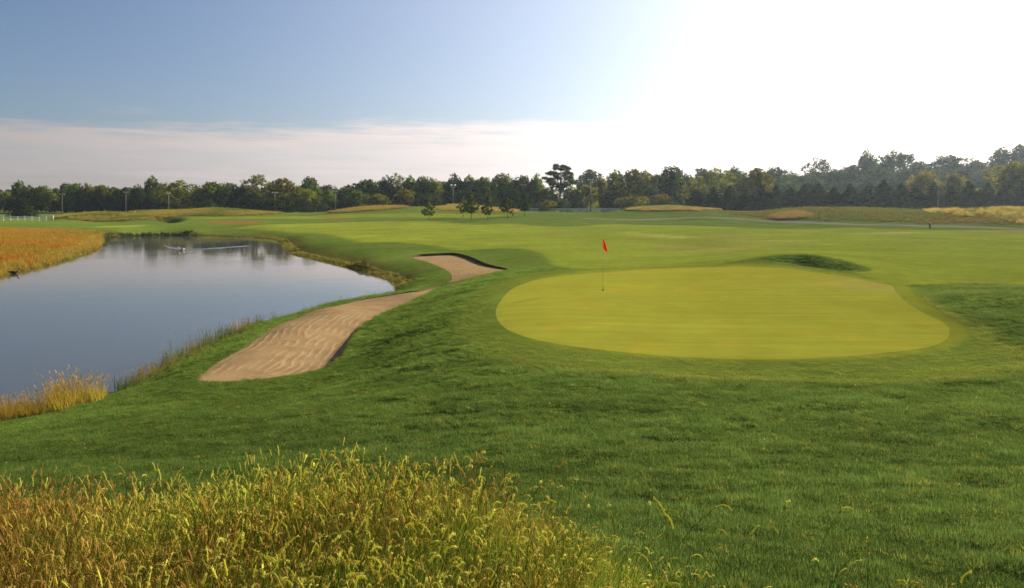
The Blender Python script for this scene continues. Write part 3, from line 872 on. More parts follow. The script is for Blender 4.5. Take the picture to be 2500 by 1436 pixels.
# --- rough lawn near the viewpoint
BED = np.array([(-6.5, 5.7), (-4.0, 5.1), (-2.9, 4.9), (-1.9, 4.95), (-1.2, 5.05), (-.75, 4.95), (-.3, 4.5), (.0, 4.2), (.28, 3.92), (.62, 3.65), (.95, 3.4), (1.2, 3.15),
                (1.3, 2.7), (1.0, 2.0), (-6.5, 2.0)])
bed_s = smooth_poly(BED, 4)
def lawn_points():
    P = []
    for y0, y1, dens in ((2.2, 6, 620), (6, 10, 420), (10, 16, 230), (16, 24, 120), (24, 36, 65), (36, 50, 34), (50, 66, 18)):
        hw = 0.78 * y1 + 1.0
        n = int(dens * (y1 - y0) * 2 * hw)
        p = np.c_[rng.uniform(-hw, hw, n), rng.uniform(y0, y1, n)]
        p = p[np.abs(p[:, 0]) < 0.74 * p[:, 1] + 1.2]
        P.append(p)
    p = np.concatenate(P)
    x, y = p[:, 0], p[:, 1]
    ok = (G(sd_fringe, x, y) > 0.02) & (np.minimum(G(sd_b1, x, y), G(sd_b2, x, y)) > 0.02) & (G(sdp, x, y) > 0.5) & ((G(sd_fair, x, y) > 0) | (G(sdh, x, y) < 0))
    ok &= sdf(bed_s, x, y) > -0.25
    # the apron round the green is cut shorter: fewer, lower blades
    ap = sstep(-G(sd_apron, x, y), -0.4, 0.6)
    ok &= rng.random(len(x)) > ap * 0.45
    ok &= rng.random(len(x)) > sstep(y, 40, 66)
    return p[ok], ap[ok]
p, ap = lawn_points()
x, y = p[:, 0], p[:, 1]
n = len(p)
big = fbm(x * .5, y * .5, 51, 3); sm = fbm(x * 3, y * 4.5, 52, 2)
s = (0.8 + 0.5 * rng.random(n)) * np.clip(0.75 + y / 26, 0.8, 2.8)
hs = (0.85 + 0.45 * big + 0.8 * sm + 0.3 * rng.random(n)) * (1 - 0.55 * ap) * np.clip(0.85 + y / 60, .85, 1.25)
bc = np.array([0.077, 0.122, 0.026]) * (1 + 0.30 * big + 0.16 * sm + 0.15 * rng.normal(0, 1, n))[:, None]
md = (sstep(y, 9, 26) * (1 - .9 * sstep(x, 8, 13)))[:, None]
bc = bc * (1 - md) + bc * np.array([1.45, 1.42, 1.2]) * md
bc = bc * (1 - ap[:, None]) + np.array([0.165, 0.215, 0.036]) * ap[:, None]
lnb = (np.exp(-(G(sd_apron, x, y) / .32) ** 2) * .6 * sstep(x, -3, 3) * (y < 30))[:, None]
bc = bc * (1 - lnb) + np.array([0.20, 0.22, 0.04]) * lnb
pt = (sstep(fbm(x * .3 + 3, y * .35, 57, 3) + .1 * rng.normal(0, 1, n), .15, .5) * sstep(x, 1, 6) * sstep(y, 9, 15) * .4)[:, None]
bc = bc * (1 - pt) + np.array([0.17, 0.20, 0.036]) * pt
yel = (rng.random(n) < 0.05)[:, None]
bc = np.where(yel, np.array([0.20, 0.21, 0.04]), bc)
scatter('lawn_grass', K_lawn, np.c_[x, y, H(x, y) - 0.004], rotz(n, .15), np.c_[s, s, np.maximum(hs, .35)], rng.integers(0, 6, n), {'tint': np.clip(bc, .005, 1), 'head': np.clip(bc, .005, 1)},
        'blades of the dark green rough running down to the green')
print('lawn tufts', n)

# --- dry leaves and clover specks lying on the turf
lc = bpy.data.collections.new('fallen_leaf')
for k in range(3):
    rs_ = np.random.default_rng(900 + k); V = []
    for j in range(7):
        a = 6.283 * j / 7; r_ = .020 * (.6 + .6 * rs_.random()); V.append((r_ * math.cos(a) * 1.5, r_ * math.sin(a), .006 * rs_.random()))
    V.append((0, 0, .012)); o = mesh_obj('fallen_leaf', V, [(j, (j + 1) % 7, 7) for j in range(7)], M_blade, link=False)
    set_attr(o.data, 'r', 'FLOAT', 'FACE', np.full(7, .5)); lc.objects.link(o)
n = 150; y = rng.uniform(4.5, 34, n); x = rng.uniform(-.75, .75, n) * y + 1
k = (G(sd_g, x, y) > .3) & (np.minimum(G(sd_b1, x, y), G(sd_b2, x, y)) > .3) & (G(sdp, x, y) > 1) & (sdf(bed_s, x, y) > .3)
x, y = x[k], y[k]; n = len(x)
t = np.where(rng.random(n)[:, None] < .5, np.array([.42, .36, .14]), np.array([.36, .24, .08])) * rng.uniform(.6, 1.3, (n, 1))
scatter('fallen_leaves', lc, np.c_[x, y, H(x, y) + .035], rotz(n, .5), scl3(rng.uniform(.4, .8, n)), rng.integers(0, 3, n), {'tint': t, 'head': t}, 'small dry leaves dotted over the lawn')

# --- foxtail bed in front
def bed_tints(x, y, n):
    w1 = fbm(x * 0.9 + 4, y * 1.4, 61, 3) + 0.18 * rng.normal(0, 1, n)
    w2 = fbm(x * 1.6 + 9, y * 2.2, 62, 3) + 0.25 * rng.normal(0, 1, n)
    left = sstep(-x, 0.4, 2.6)
    dry = sstep(w1 + 0.6 * (left - .5), -0.05, 0.55)[:, None]
    green = np.array([0.155, 0.215, 0.026]); straw = np.array([0.24, 0.185, 0.032]); rust = np.array([0.20, 0.105, 0.025])
    c = green * (1 - dry) + straw * dry
    r = sstep(w2 + 0.35 * left, 0.15, 0.65)[:, None]
    c = c * (1 - 0.75 * r) + rust * 0.75 * r
    hd = np.array([0.47, 0.46, 0.085]) * (1 - dry) + np.array([0.43, 0.31, 0.08]) * dry
    hd = hd * (1 - 0.7 * r) + np.array([0.32, 0.17, 0.05]) * 0.7 * r
    b = (0.85 + 0.3 * rng.random(n))[:, None]
    return np.clip(c * b, .01, 1), np.clip(hd * b, .01, 1)
def bed_height(x, y):
    return (0.85 + 0.24 * sstep(y, 2.7, 3.9)) * (0.82 + 0.25 * fbm(x * 1.3, y * 1.6, 63, 2)) * (0.88 + 0.55 * np.exp(-((x + .8) / .85) ** 2)) * (0.55 + 0.45 * sstep(-sdf(bed_s, x, y), -.25, .35))
def bed(name, coll, nv, cnt, pad, smin, smax, label, keep=None):
    p = in_poly(bed_s, cnt, pad); x, y = p[:, 0], p[:, 1]
    if keep is not None:
        k = keep(x, y); x, y = x[k], y[k]
    n = len(x); t, h = bed_tints(x, y, n)
    s = rng.uniform(smin, smax, n); hh = s * bed_height(x, y)
    scatter(name, coll, np.c_[x, y, H(x, y) - 0.01], rotz(n, .14), np.c_[s * .82, s * .82, hh], rng.integers(0, nv, n), {'tint': t, 'head': h}, label)
bed('undergrowth', K_under, 6, 12000, 0.08, 0.75, 1.2, 'dry leaves crowding under the foxtail grass')
left_k = lambda x, y: rng.random(len(x)) < 0.25 + 0.75 * sstep(x, -2.4, -0.6)
bed('foxtail_grass', K_fox, 16, 12000, 0.10, 0.75, 1.15, 'yellow green foxtail grass with nodding seed heads', left_k)
bed('spike_grass', K_spike, 10, 9500, 0.10, 0.7, 1.25, 'tan and rusty grass with upright seed spikes', lambda x, y: rng.random(len(x)) < 1.0 - 0.7 * sstep(x, -1.6, -0.2))
# strays beyond the edge of the bed
p = in_poly(bed_s, 4000, 0.42); p = p[sdf(bed_s, p[:, 0], p[:, 1]) > 0.05][:150]; x, y = p[:, 0], p[:, 1]; n = len(x); t, h = bed_tints(x, y, n)
s = rng.uniform(.7, 1.15, n)
scatter('stray_foxtail_grass', K_fox, np.c_[x, y, H(x, y)], rotz(n, .2), scl3(s), rng.integers(0, 16, n), {'tint': t, 'head': h}, 'scattered foxtail stalks leaning over the dark lawn')

# --- shore grasses
def shore_band(lo, hi, n, y0, y1, cond=None):
    i = rng.integers(0, len(pond_s), n * 8); j = (i + 1) % len(pond_s)
    t = rng.random(len(i))[:, None]
    # sample evenly along the outline
    seg = np.linalg.norm(pond_s[j] - pond_s[i], axis=1)
    keep = rng.random(len(i)) < seg / seg.max()
    i, j, t = i[keep], j[keep], t[keep]
    q_ = pond_s[i] * (1 - t) + pond_s[j] * t
    dv_ = pond_s[j] - pond_s[i]; nm = np.c_[dv_[:, 1], -dv_[:, 0]]; nm /= np.linalg.norm(nm, axis=1)[:, None] + 1e-9
    q_ = q_ + nm * (1 if ar_ > 0 else -1) * rng.uniform(lo, hi, len(q_))[:, None]
    k = (q_[:, 1] > y0) & (q_[:, 1] < y1)
    if cond is not None: k &= cond(q_[:, 0], q_[:, 1])
    return q_[k][:n]
def shore(name, coll, nv, p, s0, s1, cols, label, hk=1.0):
    x, y = p[:, 0], p[:, 1]; n = len(p); s = rng.uniform(s0, s1, n)
    if name == 'golden_bank_grass': s = s * (.8 + .6 * np.exp(-((u_of(x, y) - 185) / 85) ** 2))
    w1 = sstep(fbm(x * .35, y * .2, 71, 3) + .2 * rng.normal(0, 1, n), -.3, .4)[:, None]
    c = np.array(cols[0]) * (1 - w1) + np.array(cols[1]) * w1
    hd = np.array(cols[2]) * (0.8 + .4 * rng.random(n))[:, None]
    scatter(name, coll, np.c_[x, y, H(x, y) - 0.02], rotz(n, .15), np.c_[s, s, s * hk * (0.7 + .6 * rng.random(n))], rng.integers(0, nv, n), {'tint': c, 'head': hd}, label)
def u_of(x, y): return CU + F * x / np.maximum(y, .1)
g1 = shore_band(0.1, 3.6, 6000, 14, 34, lambda x, y: (u_of(x, y) < 268) & (rng.random(len(x)) < sstep(285 - u_of(x, y), 0, 90)))
shore('golden_bank_grass', K_shore, 6, g1, .6, 1.15, ((.31, .25, .035), (.34, .21, .035), (.46, .34, .09)), 'golden seeding grass on the near pond bank')
g2 = shore_band(-0.15, 1.3, 1500, 20, 62, lambda x, y: (u_of(x, y) > 290) & (u_of(x, y) < 640))
shore('bank_grass', K_shore, 6, g2, .5, .9, ((.11, .15, .03), (.24, .19, .045), (.34, .26, .09)), 'low green and straw grass along the near pond edge')
g2 = shore_band(-0.1, 0.5, 500, 36, 75, lambda x, y: (u_of(x, y) > 640) & (u_of(x, y) < 980))
shore('bank_fringe_grass', K_shore, 6, g2, .25, .55, ((.11, .15, .03), (.20, .18, .045), (.34, .26, .09)), 'short grass fringe between pond and bunker')
g3 = shore_band(-0.2, 1.1, 2000, 58, 170, lambda x, y: u_of(x, y) > 420)
shore('far_bank_grass', K_meadow, 6, g3, .15, .42, ((.075, .11, .018), (.17, .145, .028), (.22, .18, .04)), 'straw and green grass along the far pond bank', 0.8)
g4 = shore_band(-0.6, 1.4, 900, 120, 200, lambda x, y: (u_of(x, y) < 470) & (u_of(x, y) > 255))
shore('dark_reed_bed', K_meadow, 6, g4, .5, .95, ((.022, .04, .014), (.035, .05, .016), (.06, .07, .03)), 'dark green reeds at the far end of the pond', 1.15)
g5 = shore_band(-0.2, 2.4, 1400, 55, 150, lambda x, y: (u_of(x, y) < 262))
shore('meadow_bank_reeds', K_meadow, 6, g5, .35, .75, ((.10, .13, .022), (.25, .18, .022), (.32, .24, .05)), 'green tipped reeds where the orange meadow meets the pond', 1.1)

# --- orange meadow and mound grasses
def field(name, poly, cnt, cols, s0, s1, label, f=(0.03, 0.12), hk=1.0, ragged=3.0):
    p = in_poly(poly, cnt, ragged); x, y = p[:, 0], p[:, 1]
    k = (sdf(poly, x, y) + ragged * fbm(x * .12, y * .12, 83, 3) < 0) & (G(sdp, x, y) > 0.2)
    x, y = x[k], y[k]; n = len(x)
    w1 = sstep(fbm(x * f[0], y * f[1], 81, 3) + .14 * rng.normal(0, 1, n), -.3, .4)[:, None]
    w2 = sstep(fbm(x * .09, y * .14, 82, 4) + .12 * rng.normal(0, 1, n), -.05, .4)[:, None]
    c = np.array(cols[0]) * (1 - w1) + np.array(cols[1]) * w1
    c = c * (1 - .85 * w2) + np.array(cols[2]) * .85 * w2
    hd = c * np.array(cols[3])
    s = rng.uniform(s0, s1, n)
    scatter(name, K_meadow, np.c_[x, y, H(x, y) - 0.03], rotz(n, .14), np.c_[s * 1.5, s * 1.5, s * hk], rng.integers(0, 6, n), {'tint': c, 'head': np.clip(hd, 0, .8)}, label)
field('meadow_grass', z_meadow, 15000, ((.31, .145, .022), (.31, .185, .026), (.24, .18, .026), (1.1, 1.1, 1.1)), .6, .95, 'orange and gold meadow grass by the pond', (0.025, 0.16), .6, 1.5)
field('mound_grass', z_native[0], 5200, ((.19, .175, .030), (.20, .155, .03), (.075, .105, .018), (1.25, 1.2, 1.3)), .6, 1.0, 'pale gold grass on the long mound before the dark woods')
field('mound_grass', z_native[1], 2000, ((.19, .165, .03), (.20, .115, .026), (.12, .12, .028), (1.3, 1.15, 1.3)), .6, 1.0, 'straw and rust grass on the mound by the far flag')
field('mound_grass', z_native[2], 2000, ((.20, .175, .035), (.23, .16, .035), (.14, .15, .03), (1.4, 1.25, 1.4)), .6, 1.0, 'pale gold grass on the mound behind the young trees')
field('mound_grass', z_native[3], 2200, ((.20, .155, .035), (.23, .15, .035), (.10, .12, .028), (1.4, 1.25, 1.4)), .7, 1.1, 'backlit gold grass crest beside the white fence end')
sel = z_native[4]
field('mound_grass', sel, 9000, ((.060, .085, .012), (.085, .085, .016), (.11, .08, .02), (1.4, 1.35, 1.3)), .45, .8, 'olive and brown rough grass on the long bank above the path')
GOLD = zone([(2250, 514), (2330, 511), (2420, 510), (2600, 509), (2900, 509), (2900, 546), (2560, 546), (2460, 541), (2380, 530), (2300, 522)])
field('gold_meadow_grass', GOLD, 5200, ((.25, .19, .035), (.29, .215, .05), (.10, .12, .02), (1.3, 1.25, 1.3)), .7, 1.15, 'tall pale gold grass on the bank at the edge of the pines')
TUFTZ = zone([(1885, 536), (1900, 524), (1950, 520), (1975, 526), (1970, 533), (1930, 537)])
field('rust_grass_patch', TUFTZ, 420, ((.15, .105, .03), (.165, .10, .03), (.10, .095, .025), (1.4, 1.3, 1.3)), 1.0, 1.5, 'reddish tall grass patch above the cart path', ragged=.6)
# ------------------------------------------------------------------ trees
def leaf_mesh(name, clumps, per, size, rs, flat=0.0):
    """leaf-sized folded quads spread through and over the clumps of a crown"""
    C_ = np.array([c[:3] for c in clumps]); Rr = np.array([c[3:6] for c in clumps])
    n = per * len(C_)
    k = np.repeat(np.arange(len(C_)), per)
    d = rs.normal(0, 1, (n, 3)); d /= np.linalg.norm(d, axis=1)[:, None]
    d[:, 2] = np.abs(d[:, 2]) * np.where(rs.random(n) < 0.75, 1, -1)
    rad = rs.random(n) ** 0.45
    P = C_[k] + d * Rr[k] * rad[:, None]
    nm = d * 0.8 + rs.normal(0, .6, (n, 3)); nm[:, 2] += flat; nm /= np.linalg.norm(nm, axis=1)[:, None]
    t = np.cross(nm, rs.normal(0, 1, (n, 3))); t /= np.linalg.norm(t, axis=1)[:, None] + 1e-9
    b = np.cross(nm, t)
    s = size * (0.6 + 0.8 * rs.random(n))[:, None]
    V = np.stack([P - t * s, P + b * s * .55 + nm * s * .12, P + t * s, P - b * s * .55 + nm * s * .12], 1).reshape(-1, 3)
    Fc = np.arange(n * 4).reshape(n, 4)
    o = mesh_obj(name, V, Fc, M_leaf, link=False)
    cv = rs.random(len(C_))
    set_attr(o.data, 'r', 'FLOAT', 'FACE', np.clip(0.55 * cv[k] + 0.45 * rs.random(n), 0, 1))
    return o.data

def limbs_mesh(segs):
    V, Fc = [], []
    for (p0, r0, p1, r1) in segs:
        p0, p1 = np.array(p0, float), np.array(p1, float); ax = p1 - p0; L = np.linalg.norm(ax) + 1e-9; ax /= L
        u = np.cross(ax, (0.3, 0.9, 0.2)); u /= np.linalg.norm(u); v = np.cross(ax, u); b = len(V)
        for p, r in ((p0, r0), (p1, r1)):
            for j in range(6):
                a = 6.283 * j / 6; V.append(tuple(p + r * (u * math.cos(a) + v * math.sin(a))))
        for j in range(6):
            Fc.append((b + j, b + (j + 1) % 6, b + 6 + (j + 1) % 6, b + 6 + j))
        Fc.append(tuple(b + 6 + j for j in range(6)))
    o = mesh_obj('trunk', V, Fc, M_bark, link=False, smooth=True)
    return o.data

def make_kind(kind, seed):
    """unit tree: height 1, crown about 1 wide; returns crown mesh and trunk mesh"""
    rs = np.random.default_rng(seed)
    cl, sg = [], []
    if kind in ('round', 'tall', 'airy', 'bush'):
        spec = {'round': (9, .19, .20, .76), 'tall': (10, .18, .20, .80), 'airy': (9, .16, .26, .82), 'bush': (6, .22, .24, .66)}[kind]
        nl, R0, zl, zh = spec
        lobes = []
        for i in range(nl):
            t = i / (nl - 1)
            z = zl + (zh - zl) * t
            a = i * 2.4 + rs.normal(0, .35)
            wd = (math.sin(math.pi * (0.14 + 0.80 * t)) ** .6) * (.30 if kind != 'tall' else .28 - .06 * t) * (.8 + .3 * rs.random())
            if i == nl - 1: wd *= .3
            lobes.append((wd * math.cos(a), wd * math.sin(a), z, R0 * (.85 + .35 * rs.random())))
        m = {'round': 17, 'tall': 16, 'airy': 11, 'bush': 17}[kind]
        for (x, y, z, lr) in lobes:
            for q_ in range(m):
                # even spread over the lobe, outer and upper side first
                zz = 1 - 1.75 * (q_ + .5) / m; a = q_ * 2.4 + rs.random(); rr = math.sqrt(max(0, 1 - zz * zz))
                d = np.array([rr * math.cos(a), rr * math.sin(a), zz]) * (.72 + .36 * rs.random())
                r = lr * (.36 + .20 * rs.random())
                cl.append((x + d[0] * lr, y + d[1] * lr, max(z + d[2] * lr * .85, .05), r, r, r * .8))
            cl.append((x, y, max(z - lr * .1, .1), lr * .7, lr * .7, lr * .6))
            sg.append(((0, 0, max(.1, z * .55)), .012, (x * .85, y * .85, z), .004))
        if kind != 'bush':
            for i in range(7):
                a = i * 2.4; cl.append((.30 * math.cos(a), .30 * math.sin(a), .13 + .05 * rs.random(), .13, .13, .11))
        sg += [((0, 0, -.02), .026, (.01, .0, .25), .019), ((.01, 0, .25), .019, (0, .01, .72), .006)]
        per, size, flat = (24, .030, .1)
        if kind == 'airy': per, size = 24, .024
    elif kind == 'umbrella':
        for i in range(26):
            a = i * 2.4; r = .46 * math.sqrt((i + .5) / 26); z = .93 - .42 * (r / .46) ** 2 * (0.6 + .5 * rs.random()) + rs.normal(0, .02)
            for _ in range(4):
                cl.append((r * math.cos(a) + rs.normal(0, .035), r * math.sin(a) + rs.normal(0, .035), z + rs.normal(0, .012), .085, .085, .026))
            sg.append(((0, 0, .35 + .2 * rs.random()), .010, (r * math.cos(a), r * math.sin(a), z - .02), .003))
        for i in range(16):
            a = i * 2.4; r = .16 + .1 * rs.random()
            cl.append((r * math.cos(a), r * math.sin(a), .50 + .1 * rs.random(), .09, .09, .05))
        for i in range(20):
            a = i * 2.4; r = .1 + .22 * rs.random()
            cl.append((r * math.cos(a), r * math.sin(a), .18 + .28 * rs.random(), .10, .10, .08))
        sg += [((0, 0, -.02), .024, (.0, .01, .40), .018), ((0, .01, .4), .018, (.01, 0, .85), .006)]
        per, size, flat = 40, .024, .5
    elif kind == 'pine':
        nl = 11
        for i in range(nl):
            t = i / (nl - 1); z = .10 + .86 * t; R_ = .50 * (1 - t) ** .8 + .03
            m = max(3, int(9 * (1 - t) + 3))
            for j in range(m):
                a = 6.283 * (j + rs.random() * .7) / m + i; r = R_ * (.55 + .5 * rs.random())
                for f_ in (.35, .68, 1.0):
                    cl.append((r * f_ * math.cos(a), r * f_ * math.sin(a), z - .05 * f_ + rs.normal(0, .012), .07 * (1.1 - .5 * t), .07 * (1.1 - .5 * t), .028))
                if j % 2 == 0: sg.append(((0, 0, z), .006, (r * .9 * math.cos(a), r * .9 * math.sin(a), z - .04), .002))
        sg += [((0, 0, -.02), .020, (0, 0, .97), .003)]
        per, size, flat = 16, .034, .25
    else:   # young: slim shade tree with a clear stem
        for i in range(60):
            t = rs.random(); z = .26 + .66 * t; R_ = .44 * math.sin(math.pi * (t * .78 + .20)) ** .9
            a = rs.random() * 6.283; r = R_ * math.sqrt(rs.random())
            cl.append((r * math.cos(a), r * math.sin(a), z, .085, .085, .05))
            if i % 2 == 0: sg.append(((0, 0, max(.3, z - .12)), .008, (r * math.cos(a), r * math.sin(a), z), .003))
        cl.append((0, 0, .96, .04, .04, .05))
        sg += [((0, 0, -.02), .017, (0, 0, .45), .013), ((0, 0, .45), .013, (0, 0, .95), .004)]
        per, size, flat = 30, .042, .1
    return leaf_mesh('crown', cl, per, size, rs, flat), limbs_mesh(sg)

KINDS = {'round': [11, 12, 13, 14], 'tall': [21, 22, 23], 'airy': [31, 32, 33], 'umbrella': [41], 'pine': [51, 52, 53], 'young': [61, 62, 63], 'bush': [71, 72]}
MESH = {k: [make_kind(k, s_) for s_ in v] for k, v in KINDS.items()}
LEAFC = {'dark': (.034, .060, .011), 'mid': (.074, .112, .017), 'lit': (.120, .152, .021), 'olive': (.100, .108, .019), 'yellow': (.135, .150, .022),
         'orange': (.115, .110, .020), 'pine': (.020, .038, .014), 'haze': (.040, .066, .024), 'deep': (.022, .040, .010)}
NAMEK = {'round': 'shade_tree', 'tall': 'tall_tree', 'airy': 'airy_tree', 'umbrella': 'spreading_tree', 'pine': 'pine_tree', 'young': 'young_tree', 'bush': 'shrub'}
WK = {'umbrella': 1.0, 'pine': 1.4, 'young': 1.15}
_count = {}
def tree(kind, u, vtop, wpx, Y, colour, label, group, base=None, x=None):
    x = (u - CU) / F * Y
    z = float(H(np.array([x]), np.array([Y]))[0])
    hgt = EYE + (HV - vtop) / F * Y - z
    wid = wpx / F * Y
    e = empty(NAMEK[kind], (x, Y, z), random.random() * 6.283)
    i = _count.get(kind, 0); _count[kind] = i + 1
    cm, tm = MESH[kind][i % len(MESH[kind])]
    jit = [random.uniform(.88, 1.12) for _ in range(3)]
    for nm, me in (('crown', cm), ('trunk', tm)):
        o = bpy.data.objects.new(nm, me); COL.objects.link(o); o.parent = e
        o.scale = (wid * WK.get(kind, 1.38), wid * WK.get(kind, 1.38), hgt) if nm == 'crown' else (max(hgt, 2) * .9, max(hgt, 2) * .9, hgt)
        if nm == 'crown':
            c = LEAFC[colour]; o.color = (c[0] * jit[0], c[1] * jit[1], c[2], 1)
    return tag(e, label, 'shrub' if kind == 'bush' else 'tree', group)

